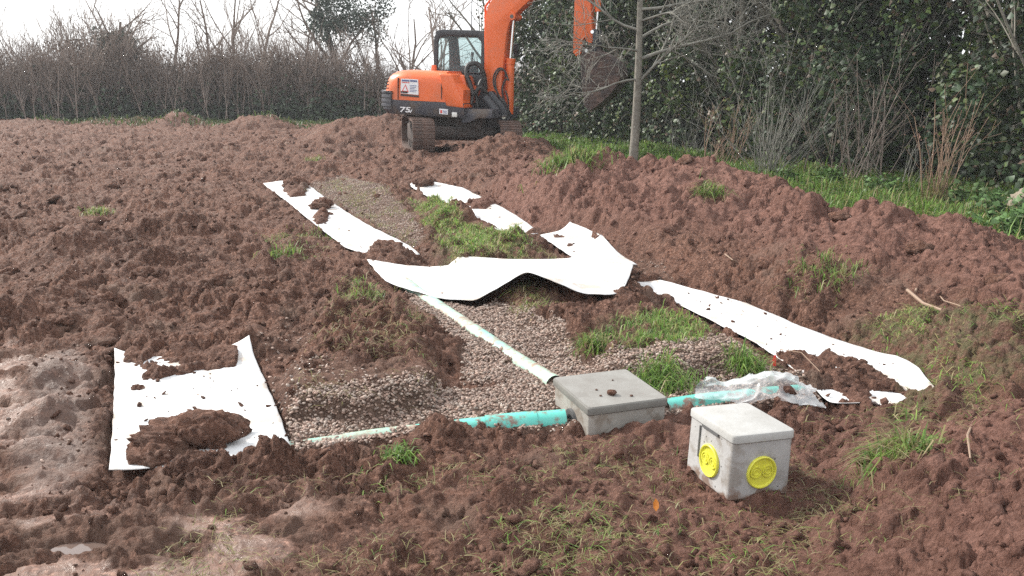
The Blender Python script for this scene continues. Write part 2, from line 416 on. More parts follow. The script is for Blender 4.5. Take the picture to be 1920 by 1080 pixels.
def soil_material():
    m = bpy.data.materials.new('soil'); m.use_nodes = True
    N, L = m.node_tree.nodes, m.node_tree.links
    b = N['Principled BSDF']
    t = N.new('ShaderNodeTexCoord')
    def noise(sc, det=6, rg=.6):
        n = N.new('ShaderNodeTexNoise'); n.inputs['Scale'].default_value = sc; n.inputs['Detail'].default_value = det; n.inputs['Roughness'].default_value = rg
        L.new(t.outputs['Object'], n.inputs['Vector']); return n.outputs['Fac']
    def rng(src, a, c, lo=0, hi=1):
        r = N.new('ShaderNodeMapRange'); r.inputs[1].default_value = a; r.inputs[2].default_value = c; r.inputs[3].default_value = lo; r.inputs[4].default_value = hi
        L.new(src, r.inputs[0]); return r.outputs[0]
    def mix(fac, A, B):
        x = N.new('ShaderNodeMix'); x.data_type = 'RGBA'
        if isinstance(fac, float): x.inputs['Factor'].default_value = fac
        else: L.new(fac, x.inputs['Factor'])
        for k, v in (('A', A), ('B', B)):
            if isinstance(v, tuple): x.inputs[k].default_value = (*v, 1)
            else: L.new(v, x.inputs[k])
        return x.outputs['Result']
    def math2(op, a, c):
        x = N.new('ShaderNodeMath'); x.operation = op
        for k, v in ((0, a), (1, c)):
            if isinstance(v, (int, float)): x.inputs[k].default_value = v
            else: L.new(v, x.inputs[k])
        return x.outputs[0]
    def att(n):
        a = N.new('ShaderNodeAttribute'); a.attribute_name = n; return a.outputs['Fac']
    c = mix(rng(noise(.9, 4), .38, .62), (.200, .112, .080), (.112, .066, .050))
    c = mix(rng(noise(13, 8, .75), .47, .62), c, (.085, .048, .037))
    c = mix(rng(noise(6, 8, .7), .45, .7), c, (.225, .135, .100))
    c = mix(rng(noise(24, 7, .75), .48, .62), c, (.080, .045, .034))
    c = mix(rng(noise(38, 6, .75), .51, .63), c, (.33, .215, .17))
    c = mix(rng(noise(2.3, 3), .58, .72), c, (.205, .150, .122))            # greyer clay
    red = att('red'); c = mix(red, c, mix(rng(noise(17, 8, .75), .40, .60), (.130, .071, .056), (.290, .176, .146)))
    wet = att('wet'); c = mix(math2('MULTIPLY', wet, rng(noise(4.5, 6, .7), .42, .62)), c, (.185, .130, .105))
    tint = N.new('ShaderNodeMix'); tint.data_type = 'RGBA'; tint.blend_type = 'MULTIPLY'; tint.inputs['Factor'].default_value = 1; L.new(c, tint.inputs['A']); tint.inputs['B'].default_value = (.98, .84, .78, 1); c = tint.outputs['Result']
    pale = att('pale'); c = mix(math2('MULTIPLY', pale, rng(noise(5, 6, .7), .3, .6)), c, (.165, .115, .097))
    gr = att('grav')
    vo = N.new('ShaderNodeTexVoronoi'); vo.inputs['Scale'].default_value = 42; L.new(t.outputs['Object'], vo.inputs['Vector'])
    gc = mix(rng(vo.outputs['Distance'], .2, .7), (.225, .155, .120), (.09, .058, .043))
    c = mix(math2('MULTIPLY', gr, .8), c, gc)
    tf = att('turf'); c = mix(math2('MULTIPLY', tf, rng(noise(14, 4), .4, .65)), c, (.15, .14, .07))
    L.new(c, b.inputs['Base Color'])
    rgh = math2('SUBTRACT', rng(noise(18, 3), .3, .7, .88, .68), math2('MULTIPLY', att('slick'), rng(noise(9, 5), .38, .62, .20, .42)))
    L.new(rgh, b.inputs['Roughness']); L.new(math2('ADD', .20, math2('MULTIPLY', att('slick'), .15)), b.inputs['Specular IOR Level'])
    vb = N.new('ShaderNodeTexVoronoi'); vb.inputs['Scale'].default_value = 60; vb.feature = 'SMOOTH_F1'; L.new(t.outputs['Object'], vb.inputs['Vector'])
    h = math2('ADD', math2('ADD', math2('MULTIPLY', noise(26, 8, .75), 1.4), math2('MULTIPLY', noise(110, 3), .3)), math2('MULTIPLY', vb.outputs['Distance'], -.45))
    u = N.new('ShaderNodeBump'); u.inputs['Distance'].default_value = .05
    L.new(math2('SUBTRACT', .9, math2('MULTIPLY', att('slick'), .5)), u.inputs['Strength'])
    L.new(h, u.inputs['Height']); L.new(u.outputs[0], b.inputs['Normal'])
    return m
M_SOIL = soil_material()
M_CLOD = attr_mat('clod_soil', .85, bump=.7)
M_PEBBLE = attr_mat('pebble', .55, bump=.25)
M_GRASS = attr_mat('grass_blade', .5, trans=.4)
M_LEAF = attr_mat('ivy_leaf', .48, trans=.15, spec=.32)
M_BARK = mat('bark_grey', (.14, .125, .105), .85, (.25, .235, .20), 9, bump=.5, bscale=30)
M_TWIG = mat('twig_brown', (.165, .120, .098), .85, (.26, .205, .175), 1.2)  # lightened: some of the far hedge's haze is put into the twig colour
M_TWIG2 = mat('twig_lichen', (.15, .145, .125), .85, (.27, .265, .235), 3)
M_STEM = mat('stem_red', (.20, .115, .080), .7, (.28, .19, .13), 4)
M_STEM2 = mat('stem_pale', (.26, .215, .185), .7, (.16, .12, .10), 5)
M_CLOTH = mat('geotextile', (.68, .69, .70), .95, (.60, .60, .60), 9, bump=.25, bscale=90, dist=.004, col3=(.50, .44, .39), scale3=4.5)
M_CONC = mat('concrete', (.36, .345, .315), .85, (.28, .265, .24), 6, bump=.35, bscale=70, dist=.004, col3=(.22, .19, .16), scale3=9)
M_LID_DARK = mat('concrete_lid_dark', (.17, .165, .15), .6, (.13, .125, .115), 9, bump=.2, bscale=90, dist=.003)  # slab and sides of the lid, darker than its inset top face
M_CONC_LT = mat('concrete_pale', (.42, .415, .41), .85, (.34, .335, .33), 9, bump=.35, bscale=80, dist=.004, col3=(.27, .25, .23), scale3=11, pits=30, mudz=.035)
M_LID_PALE = mat('concrete_lid_pale', (.40, .40, .39), .8, (.33, .325, .31), 10, bump=.3, bscale=90, dist=.004)
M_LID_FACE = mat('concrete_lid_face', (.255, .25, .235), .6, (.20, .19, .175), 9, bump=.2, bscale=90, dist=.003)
M_DARKPLUG = mat('plug_grey', (.10, .10, .10), .7)
M_YELLOW = mat('yellow_plastic', (.70, .69, .07), .45, (.62, .60, .07), 15)
M_PIPE = mat('teal_pipe', (.10, .50, .43), .35, (.16, .55, .47), 5, (.4, .7), col3=(.20, .13, .10), scale3=16, bump=.1)
M_PIPE2 = mat('teal_pipe_dusty', (.36, .49, .40), .55, (.22, .48, .41), 4, (.5, .66), col3=(.30, .22, .17), scale3=12, bump=.15)

# ------------------------------------------------------------------ ground
NR, NC = 780, 740
ty = np.linspace(0, 1, NR)
yy = 1.15 * (46 / 1.15) ** ty
s = np.linspace(-1, 1, NC)
Yg = np.repeat(yy[:, None], NC, 1)
Xg = s[None, :] * (.74 * yy[:, None] + 1.3)
TURF_POLYS = [  # grass: polygon, z
    poly([(965, 262), (1000, 250), (1250, 282), (1450, 318), (1700, 345), (1960, 380), (2100, 460), (1960, 520), (1850, 470), (1700, 410), (1500, 395), (1400, 340), (1200, 300), (1080, 305)], 0),
    poly([(762, 365), (830, 385), (870, 420), (960, 438), (1012, 452), (990, 482), (830, 486), (805, 440)], .1),
    poly([(1100, 640), (1130, 600), (1250, 572), (1360, 622), (1330, 640), (1200, 650)], .1),
    poly([(1600, 615), (1700, 610), (1850, 660), (1960, 700), (1960, 742), (1790, 770), (1740, 860), (1660, 870), (1640, 830), (1700, 740)], .02),
    poly([(100, 232), (640, 238), (640, 222), (100, 216)], 0),
]
z, grav, wet, sheet, cov = ground(Xg.ravel(), Yg.ravel(), True)
xf, yf = Xg.ravel(), Yg.ravel()
zg = z.reshape(NR, NC)
def blur(a, r):
    for ax in (0, 1):
        p_ = np.pad(a, [(r, r) if k == ax else (0, 0) for k in (0, 1)], mode='edge'); c_ = np.cumsum(p_, ax); c_ = np.insert(c_, 0, 0, axis=ax)
        a = (np.take(c_, range(2 * r + 1, c_.shape[ax]), ax) - np.take(c_, range(0, c_.shape[ax] - 2 * r - 1), ax)) / (2 * r + 1)
    return a
for _ in range(2):                                  # loose soil cannot stand in spires
    lim = .012 + .0032 * Yg; bl = blur(zg, 2); zg = np.where((cov.reshape(NR, NC) > 0) | (sheet.reshape(NR, NC) == 0), np.minimum(zg, bl + lim + .35 * np.maximum(zg - bl - lim, 0)), zg)
z = zg.ravel()
turf = np.zeros_like(xf)
for P in TURF_POLYS: turf = np.maximum(turf, ss(-.1, .15, sdf(P, xf, yf) + .1 * perlin(xf * 3, yf * 3, 95)))
hill = base(xf, yf)
red = np.clip(ss(.18, .4, np.maximum.reduce([ridge_height(xf, yf, R) for R in RIDGES_W])) + .7 * ss(-.5, 1, xf) * ss(5.0, 3.2, yf), 0, 1) * (1 - wet)
idx = np.arange(NR * NC).reshape(NR, NC)
Fg = np.stack([idx[:-1, :-1], idx[:-1, 1:], idx[1:, 1:], idx[1:, :-1]], -1).reshape(-1, 4)
g = mesh_np('ground', np.stack([xf, yf, z], 1), Fg, M_SOIL, smooth=True,
            attrs={'grav': ('FLOAT', grav), 'wet': ('FLOAT', wet), 'turf': ('FLOAT', turf), 'red': ('FLOAT', red), 'pale': ('FLOAT', ss(-.02, .12, sdf(TRACK, xf, yf))), 'slick': ('FLOAT', np.maximum(wet * ss(-.05, .2, perlin(xf * 2.6, yf * 3.4, 64) + .3 * perlin(xf * 7, yf * 7, 65)), .6 * ss(.0, .12, sdf(TRACK, xf, yf))))})
tag(g, 'churned reddish brown soil of the dug over field', kind='structure')
M_FIELD = mat('field_grass', (.06, .085, .028), .9, (.09, .085, .04), .6, bump=.4, bscale=8)
mb = MB(); mb.box(-150, 150, -60, 240, -1.0, -.32)
tag(mb.build('field', M_FIELD), 'flat grass field around the dug plot', kind='structure')

def gz(px, py, z0=0.0):
    """point of the ground seen at a pixel: march the ray down to the smooth ground"""
    for _ in range(6):
        x, y = G(px, py, z0); z0 = float(base(np.array([x]), np.array([y]))[0])
    return Vector((x, y, z0))
def gz_full(x, y): return ground(np.atleast_1d(np.array(x, float)), np.atleast_1d(np.array(y, float)))
#@@PART2
# ------------------------------------------------------------------ white membrane sheets
def interp_edge(E, n):
    E = np.array(E, float); d = np.r_[0, np.cumsum(np.hypot(*(E[1:, :2] - E[:-1, :2]).T))]; t = np.linspace(0, d[-1], n)
    return np.stack([np.interp(t, d, E[:, k]) for k in range(E.shape[1])], 1)
def sheet_strip(name, left, right, zguess, label, n=60, m=26, lift=0.015, curl=None, seed=0, group=None):
    """left/right edges as pixel lists (near to far); lies on the smooth ground"""
    A = interp_edge([G(p[0], p[1], zguess) for p in left], n); B = interp_edge([G(p[0], p[1], zguess) for p in right], n)
    S = np.linspace(0, 1, m)
    X = A[:, None, 0] * (1 - S) + B[:, None, 0] * S; Y = A[:, None, 1] * (1 - S) + B[:, None, 1] * S
    edge = np.minimum(S, 1 - S)[None, :]
    rag = .004 * perlin(X * 9 + seed, Y * 9, 3)
    X = X + rag * (edge < .03)
    Z = base(X.ravel(), Y.ravel()).reshape(X.shape) + lift + .006 * perlin(X * 3, Y * 3, seed) + .006 * np.abs(perlin(X * 2.1 + Y, Y * 3 - X, seed + 1)) + .0015 * perlin(X * 12, Y * 12, seed + 2)
    T = np.linspace(0, 1, n)[:, None]
    for (t0, s0, r, h) in (curl or []):
        q = np.clip(1 - np.hypot((T - t0) * 1.0, (S[None, :] - s0) * .6) / r, 0, 1); Z = Z + h * q * q
    id_ = np.arange(n * m).reshape(n, m)
    Fc = np.stack([id_[:-1, :-1], id_[:-1, 1:], id_[1:, 1:], id_[1:, :-1]], -1).reshape(-1, 4)
    o = mesh_np(name, np.stack([X, Y, Z], -1).reshape(-1, 3), Fc, M_CLOTH, smooth=True)
    md = o.modifiers.new('thick', 'SOLIDIFY'); md.thickness = .003
    tag(o, label, 'membrane sheet'); return o
sheet_strip('membrane_sheet', [(208, 906), (214, 800), (217, 720), (217, 680)], [(551, 869), (515, 770), (490, 712), (470, 670)], -0.04,
            'short white membrane piece with square corners and a big soil lump on it', curl=[(1, 0, .14, .045), (1, 1, .22, .09), (0, 0, .2, .01)], seed=1)
sheet_strip('membrane_sheet', [(702, 493), (645, 472), (592, 430), (545, 390), (494, 351)], [(788, 492), (730, 452), (690, 429), (620, 384), (561, 339)], -0.04,
            'white membrane strip in the trench leading back past loose clods towards the far field', seed=2, n=90, curl=[(.05, 1, .3, .05)])
sheet_strip('membrane_sheet', [(952, 440), (905, 418), (860, 398), (766, 347)], [(1012, 430), (940, 391), (870, 355), (792, 339)], .10,
            'white membrane strip at the foot of the spoil slope nearest the excavator', seed=3, n=80)
sheet_strip('membrane_sheet', [(1640, 762), (1556, 752), (1490, 690), (1420, 642), (1300, 582), (1186, 527)], [(1757, 738), (1720, 705), (1680, 680), (1560, 629), (1400, 569), (1238, 523)], -0.02,
            'long white membrane strip beside the grass verge with soil heaped on its end', seed=4, n=120, curl=[(.0, 0, .1, .03)])
# the crossing piece, its front edge lifted over trench and bank
def flap():
    back = [(684, 486, .05), (745, 497, .03), (800, 502, .02), (880, 492, .07), (960, 487, .12), (1040, 488, .12), (1085, 482, .10), (1120, 466, .05), (1150, 476, .05), (1190, 497, .03)]
    mid = [(700, 505, .04), (760, 518, .01), (815, 532, .00), (885, 530, .03), (960, 505, .17), (1020, 508, .18), (1075, 515, .15), (1110, 505, .12), (1145, 505, .11), (1188, 502, .10)]
    front = [(720, 526, .04), (770, 546, .02), (815, 558, .02), (890, 564, .02), (942, 535, .14), (985, 508, .25), (1040, 528, .20), (1090, 550, .13), (1160, 556, .10), (1180, 520, .10)]
    n, m = 80, 40
    rows = []
    for R in (back, mid, front):
        W = [(*G(a, b, z), z) for a, b, z in R]
        W = np.array(W); t = np.linspace(0, len(W) - 1, n)
        P = np.stack([np.interp(t, np.arange(len(W)), W[:, k]) for k in range(3)], 1)
        ker = np.array([0, 1, 2, 3, 2, 1, 0]) / 9
        for k in range(3):
            P[:, k] = np.convolve(np.r_[[P[0, k]] * 3, P[:, k], [P[-1, k]] * 3], ker, 'valid')
        rows.append(P)
    T = np.linspace(0, 1, m)
    l0 = (2 * (T - .5) * (T - 1)); l1 = 4 * T * (1 - T); l2 = 2 * T * (T - .5)
    Pt = l0[:, None, None] * rows[0] + l1[:, None, None] * rows[1] + l2[:, None, None] * rows[2]
    Pt[..., 2] += .010 * perlin(Pt[..., 0] * 3, Pt[..., 1] * 5, 5) + .004 * perlin(Pt[..., 0] * 12, Pt[..., 1] * 9, 6)
    xx, yy_ = Pt[..., 0].ravel(), Pt[..., 1].ravel()
    gnd = base(xx, yy_).reshape(m, n) + .02
    Pt[..., 2] = np.maximum(Pt[..., 2], gnd)
    id_ = np.arange(n * m).reshape(m, n)
    Fc = np.stack([id_[:-1, :-1], id_[:-1, 1:], id_[1:, 1:], id_[1:, :-1]], -1).reshape(-1, 4)
    o = mesh_np('membrane_sheet', Pt.reshape(-1, 3), Fc, M_CLOTH, smooth=True)
    md = o.modifiers.new('thick', 'SOLIDIFY'); md.thickness = .003
    tag(o, 'loose white membrane piece draped across the trench and grassy bank, its edge lifted', 'membrane sheet')
flap()
# small patch of the same membrane showing behind the crossing piece
sheet_strip('membrane_sheet', [(1085, 492), (1040, 470), (1010, 456)], [(1195, 500), (1130, 468), (1068, 449)], -.02,
            'small membrane patch emerging from soil behind the draped crossing piece', seed=5, n=30, m=20, lift=.03)

# ------------------------------------------------------------------ pipes
def pipe(name, pts, r, material, label, seed=0, n=16, split=None):
    P = np.array(pts); t = np.linspace(0, len(P) - 1, 60)
    Q = np.stack([np.interp(t, np.arange(len(P)), P[:, k]) for k in range(3)], 1)
    Q[:, 2] += .004 * perlin(t * .8, t * 0, seed)
    root = empty(name, tuple(Q[0])); tag(root, label, 'pipe')
    off = Q - Q[0]
    j = 60 if split is None else int(60 * split)
    MB().tube([tuple(p) for p in off[:j]], r, n, cap=False).build('pipe_length', material, root, smooth=True)
    if split: MB().tube([tuple(p) for p in off[j - 1:]], r * .97, n, cap=False).build('pipe_length', M_PIPE2, root, smooth=True)
    return root, off
def W(px, py, z): return (*G(px, py, z), z)
rt, off = pipe('drain_pipe', [W(1060, 788, -.01), W(900, 803, -.03), W(830, 811, -.042), W(720, 824, -.057), W(640, 835, -.058), W(535, 850, -.062)], .055, M_PIPE,
     'muddy teal drain pipe running into the side of the low concrete chamber', 1, split=.5)
# socket collar near the chamber
k = 8; d_ = off[k + 1] - off[k]
MB().tube([tuple(off[4]), tuple(off[11])], .0605, 20, cap=False).build('socket', M_PIPE, rt, smooth=True)
pipe('drain_pipe', [W(1040, 722, -.025), W(960, 672, -.036), W(880, 617, -.038), W(835, 586, -.03), W(780, 548, -.03), W(740, 515, -.04)], .055, M_PIPE2,
     'dusty pale green drain pipe half sunk in gravel leading to the draped membrane', 2)
pipe('drain_pipe', [W(1245, 768, -.02), W(1330, 756, -.03), W(1440, 744, -.05), W(1520, 738, -.09)], .055, M_PIPE,
     'short teal drain pipe leaving the chamber under clear plastic film', 3)

# ------------------------------------------------------------------ concrete chambers
def rounded_rect(hx, hy, r, z, k=4):
    P = []
    for cx, cy, a0 in ((hx - r, hy - r, 0), (-hx + r, hy - r, 90), (-hx + r, -hy + r, 180), (hx - r, -hy + r, 270)):
        for i in range(k + 1):
            a = math.radians(a0 + 90 * i / k); P.append((cx + r * math.cos(a), cy + r * math.sin(a), z))
    return P
def chamber_body(mb, hx0, hy0, hx1, hy1, h, wall):
    """open-topped box, tapering from (hx0,hy0) at the foot to (hx1,hy1) at the rim"""
    rings = [rounded_rect(hx0 - .006, hy0 - .006, .014, 0), rounded_rect(hx0, hy0, .016, .008)]
    for t in (.33, .66, 1.0): rings.append(rounded_rect(hx0 + (hx1 - hx0) * t, hy0 + (hy1 - hy0) * t, .016, .008 + (h - .008) * t))
    rings += [rounded_rect(hx1 - wall, hy1 - wall, .010, h), rounded_rect(hx1 - wall, hy1 - wall, .010, .04)]
    mb.loft(rings)
def lid(mb, hx, hy, z, t):
    mb.loft([rounded_rect(hx - .004, hy - .004, .016, z), rounded_rect(hx, hy, .02, z + .004), rounded_rect(hx, hy, .02, z + t - .006), rounded_rect(hx - .003, hy - .003, .018, z + t - .0015), rounded_rect(hx - .008, hy - .008, .014, z + t)])
YAW = math.radians(19)
# low, half-buried one
B1 = empty('concrete_chamber', (.478, 3.985, -.24), YAW)
tag(B1, 'grey concrete chamber with dark edged lid half buried where the drain pipes meet', 'chamber')
mb = MB(); chamber_body(mb, .195, .210, .203, .219, .322, .035); mb.build('wall', M_CONC, B1, smooth=True, autosmooth=35)
mb = MB(); lid(mb, .211, .227, .3235, .038); l1 = mb.build('lid', M_LID_DARK, B1, smooth=True, autosmooth=35)
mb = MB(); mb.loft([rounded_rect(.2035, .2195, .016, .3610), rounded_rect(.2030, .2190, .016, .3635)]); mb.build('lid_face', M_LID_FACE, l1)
mb = MB(); mb.tube([(-.203, -.155, .175), (-.212, -.155, .175)], [.037, .034], 20); mb.build('blanking_plug', M_DARKPLUG, B1, smooth=True)
mb = MB(); mb.tube([(-.200, -.02, .222), (-.2165, -.02, .222)], [.063, .060], 24); mb.build('pipe_seal', M_DARKPLUG, B1, smooth=True)
# the free-standing one
B2 = empty('concrete_chamber', (.918, 3.222, -.005), YAW)
B2.rotation_euler = (math.radians(-1.0), math.radians(2.5), YAW); B2.scale = (1.07,) * 3
tag(B2, 'pale concrete chamber with yellow knockout seals standing loose on the mud', 'chamber')
mb = MB(); chamber_body(mb, .131, .150, .128, .150, .222, .03); mb.build('wall', M_CONC_LT, B2, smooth=True, autosmooth=35)
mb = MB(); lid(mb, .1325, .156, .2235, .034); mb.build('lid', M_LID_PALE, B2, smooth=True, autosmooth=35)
def seal(parent, org, ux, nrm, R, halves):
    """round knockout seal on a wall: rim, sunken disc, two small ringed knockouts"""
    ux, nrm = Vector(ux).normalized(), Vector(nrm).normalized(); uy = nrm.cross(ux)
    M = Matrix((ux, uy, nrm)).transposed().to_4x4(); M.translation = Vector(org)
    def ringset(prof, c=(0, 0), n=28):
        mbx = MB(); rings = [[tuple(M @ Vector((c[0] + r * math.cos(2 * math.pi * i / n), c[1] + r * math.sin(2 * math.pi * i / n), h))) for i in range(n)] for r, h in prof]
        mbx.loft(rings); return mbx
    s_ = ringset([(R, -.004), (R, .006), (R * .95, .009), (R * .89, .008), (R * .85, .0015), (R * .83, .0010), (.004, .0010)]).build('knockout_seal', M_YELLOW, parent, smooth=True)
    for sx in (-1, 1):
        ringset([(R * .38, .0012), (R * .38, .0060), (R * .34, .0066), (R * .30, .0060), (R * .29, .0022), (R * .22, .0020), (R * .21, .0056), (R * .15, .0058), (R * .13, .0024), (.002, .0024)], (sx * R * .40, R * .05), 22).build('knockout_ring', M_YELLOW, s_, smooth=True)
seal(B2, (0.0, -.1515, .105), (1, 0, 0), (0, -1, 0), .0625, 2)
seal(B2, (-.1312, -.012, .105), (0, -1, 0), (-1, 0, 0), .0625, 2)
mb = MB(); mb.box(-.1330, -.1285, .066, .072, .09, .215); mb.build('casting_seam', M_DARKPLUG, B2)
mb = MB(); mb.box(-.1345, -.1305, -.055, .055, .2165, .2255); mb.build('lifting_slot', M_DARKPLUG, B2)

# ------------------------------------------------------------------ clear plastic film
def film():
    n, m = 70, 34
    u, v = np.meshgrid(np.linspace(0, 1, n), np.linspace(0, 1, m))
    A, B = np.array(W(1300, 766, -.02)), np.array(W(1545, 772, .0)); C, D = np.array(W(1330, 728, -.01)), np.array(W(1520, 712, .02))
    P = (A * (1 - u[..., None]) + B * u[..., None]) * (1 - v[..., None]) + (C * (1 - u[..., None]) + D * u[..., None]) * v[..., None]
    P[..., 0] += .03 * perlin(u * 5, v * 3, 3); P[..., 1] += .05 * perlin(u * 4, v * 4, 4)
    gz_ = base(P[..., 0].ravel(), P[..., 1].ravel()).reshape(m, n)
    hump = .085 * np.exp(-((u - .6) / .3) ** 2 - ((v - .65) / .4) ** 2) + .05 * np.exp(-((u - .05) / .10) ** 2 - ((v - .4) / .4) ** 2) + .055 * np.exp(-((v - .38) / .3) ** 2) * (u < .8)
    cr = 1 - np.abs(perlin(u * 7 + v * 2, v * 6 - u * 3, 7)); cr2 = 1 - np.abs(perlin(u * 16, v * 12 + u * 4, 8))
    P[..., 2] = gz_ + .012 + hump + .014 * cr ** 3 + .005 * cr2 ** 2
    id_ = np.arange(n * m).reshape(m, n)
    Fc = np.stack([id_[:-1, :-1], id_[:-1, 1:], id_[1:, 1:], id_[1:, :-1]], -1).reshape(-1, 4)
    mt = bpy.data.materials.new('clear_film'); mt.use_nodes = True; N, L = mt.node_tree.nodes, mt.node_tree.links
    b = N['Principled BSDF']; b.inputs['Base Color'].default_value = (.75, .78, .80, 1); b.inputs['Roughness'].default_value = .18
    tr = N.new('ShaderNodeBsdfTransparent'); mx = N.new('ShaderNodeMixShader')
    fr = N.new('ShaderNodeLayerWeight'); fr.inputs['Blend'].default_value = .35
    r = N.new('ShaderNodeMapRange'); r.inputs[3].default_value = .20; r.inputs[4].default_value = .75; L.new(fr.outputs['Facing'], r.inputs[0])
    L.new(r.outputs[0], mx.inputs[0]); L.new(tr.outputs[0], mx.inputs[1]); L.new(b.outputs[0], mx.inputs[2]); L.new(mx.outputs[0], N['Material Output'].inputs['Surface'])
    o = mesh_np('plastic_film', P.reshape(-1, 3), Fc, mt)
    tag(o, 'crumpled clear plastic film lying over the short teal pipe', 'plastic film')
film()

# ------------------------------------------------------------------ lumps: soil clods and pebbles
_t = (1 + 5 ** .5) / 2
ICO_V = np.array([(-1, _t, 0), (1, _t, 0), (-1, -_t, 0), (1, -_t, 0), (0, -1, _t), (0, 1, _t), (0, -1, -_t), (0, 1, -_t), (_t, 0, -1), (_t, 0, 1), (-_t, 0, -1), (-_t, 0, 1)], float)
ICO_V /= np.linalg.norm(ICO_V[0])
ICO_F = np.array([(0, 11, 5), (0, 5, 1), (0, 1, 7), (0, 7, 10), (0, 10, 11), (1, 5, 9), (5, 11, 4), (11, 10, 2), (10, 7, 6), (7, 1, 8), (3, 9, 4), (3, 4, 2), (3, 2, 6), (3, 6, 8), (3, 8, 9), (4, 9, 5), (2, 4, 11), (6, 2, 10), (8, 6, 7), (9, 8, 1)])
def lumps(name, P, R, cols, material, rs, flat=.7, jit=.22, smooth=True, extra=None):
    n = len(P)
    V = ICO_V[None] * (1 + jit * rs.randn(n, 12, 1))
    V = V * (R[:, None, None] * (.75 + .5 * rs.rand(n, 1, 3))); V[..., 2] *= flat
    a = rs.rand(n) * 6.283; c, s_ = np.cos(a)[:, None], np.sin(a)[:, None]
    V = np.stack([V[..., 0] * c - V[..., 1] * s_, V[..., 0] * s_ + V[..., 1] * c, V[..., 2]], -1)
    tl = rs.randn(n, 1) * .4; V[..., 2] += V[..., 0] * tl
    V = V + P[:, None, :]
    Fc = (ICO_F[None] + (np.arange(n) * 12)[:, None, None]).reshape(-1, 3)
    cc = np.repeat(np.concatenate([cols, np.ones((n, 1))], 1), 12, 0)
    return mesh_np(name, V.reshape(-1, 3), Fc, material, smooth=smooth, attrs={'col': ('FLOAT_COLOR', cc), **{k_: ('FLOAT', np.repeat(v_, 12)) for k_, v_ in (extra or {}).items()}})
def sample_poly(P, dens, rs):
    lo, hi = P.min(0), P.max(0); n = int((hi - lo).prod() * dens); q = lo + rs.rand(n, 2) * (hi - lo)
    return q[sdf(P, q[:, 0], q[:, 1]) > 0]
def avoid_boxes(q, pad=0.0):
    keep = np.ones(len(q), bool)
    for cx, cy, hx, hy in ((.478, 3.985, .215, .232), (.918, 3.222, .14, .165)):
        dx, dy = q[:, 0] - cx, q[:, 1] - cy; c, s_ = math.cos(YAW), math.sin(YAW)
        keep &= ~((abs(dx * c + dy * s_) < hx + pad) & (abs(-dx * s_ + dy * c) < hy + pad))
    return keep
rs = np.random.RandomState(3)
Q = []
for P, dn in zip(GRAVEL_POLY, (5600, 5600, 4400, 1000, 1500, 700, 700, 260)): Q.append(sample_poly(P, dn, rs))
Q = np.concatenate(Q); gv, wt, sh, cv = masks(Q[:, 0], Q[:, 1])
Q = Q[(sh < .5) & (rs.rand(len(Q)) < np.clip(gv * 1.6, .15, 1)) & avoid_boxes(Q)]
zq = ground(Q[:, 0], Q[:, 1]); R = .0058 + .0066 * rs.rand(len(Q)) ** 2
pal = np.array([(.30, .200, .158), (.34, .245, .20), (.24, .160, .125), (.38, .31, .265), (.22, .165, .14), (.29, .215, .17)])
cols = pal[rs.randint(0, 6, len(Q))] * (.65 + .6 * rs.rand(len(Q), 1)); mud_ = np.clip(.08 + .9 * perlin(Q[:, 0] * 3, Q[:, 1] * 3, 301), 0, .7)[:, None] * rs.rand(len(Q), 1) ** .5; cols = cols * (1 - mud_) + np.array([(.14, .085, .064)]) * mud_
o = lumps('gravel', np.c_[Q, zq + R * (-.1 + .55 * rs.rand(len(Q)))], R, cols, M_PEBBLE, rs, .68, .17)
tag(o, 'pinkish rounded gravel filling the drain trenches', 'gravel', kind='stuff')

# soil crumbs and clods over the bare ground
def clod_field(name, n_try, ymin, ymax, rmin, rmax, label, seed, fn=None):
    rs = np.random.RandomState(seed)
    y = ymin * (ymax / ymin) ** rs.rand(n_try); x = (rs.rand(n_try) * 2 - 1) * (.66 * y + .6)
    gv, wt, sh, cv = masks(x, y)
    ok = ((sh < .05) | (cv > .03)) & (rs.rand(n_try) > gv * .93) & (rs.rand(n_try) > wt * .75) & avoid_boxes(np.c_[x, y], .02)
    tf = np.zeros(n_try)
    for P in TURF_POLYS: tf = np.maximum(tf, sdf(P, x, y))
    ok &= tf <= 0.02
    ok &= (perlin(x * 1.3, y * 1.3, 201) + .25 + .9 * rs.rand(n_try)) > .4
    x, y = x[ok], y[ok]; n = len(x)
    z = ground(x, y); sc = np.clip(y / 6, 1, 2.2)
    R = (rmin + (rmax - rmin) * rs.rand(n) ** 4) * sc
    rd = np.clip(np.maximum.reduce([ridge_height(x, y, Rr) for Rr in RIDGES_W]) * 3, 0, 1)[:, None]
    rd = np.clip(rd[:, 0] + .7 * ss(-.5, 1, x) * ss(5.0, 3.2, y), 0, 1) * (1 - wt[ok])
    o = lumps(name, np.c_[x, y, z + R * .12], R, np.ones((n, 3)), M_SOIL, rs, .8, .28, False, {'red': rd, 'wet': wt[ok] * .8})
    tag(o, label, 'soil', kind='stuff')
clod_field('soil_crumbs', 20000, 2.0, 30, .004, .022, 'small loose crumbs of brown soil strewn over the ground', 5)
clod_field('soil_lumps', 1300, 2.3, 30, .016, .042, 'fist sized lumps of brown soil lying on the churned ground', 6)

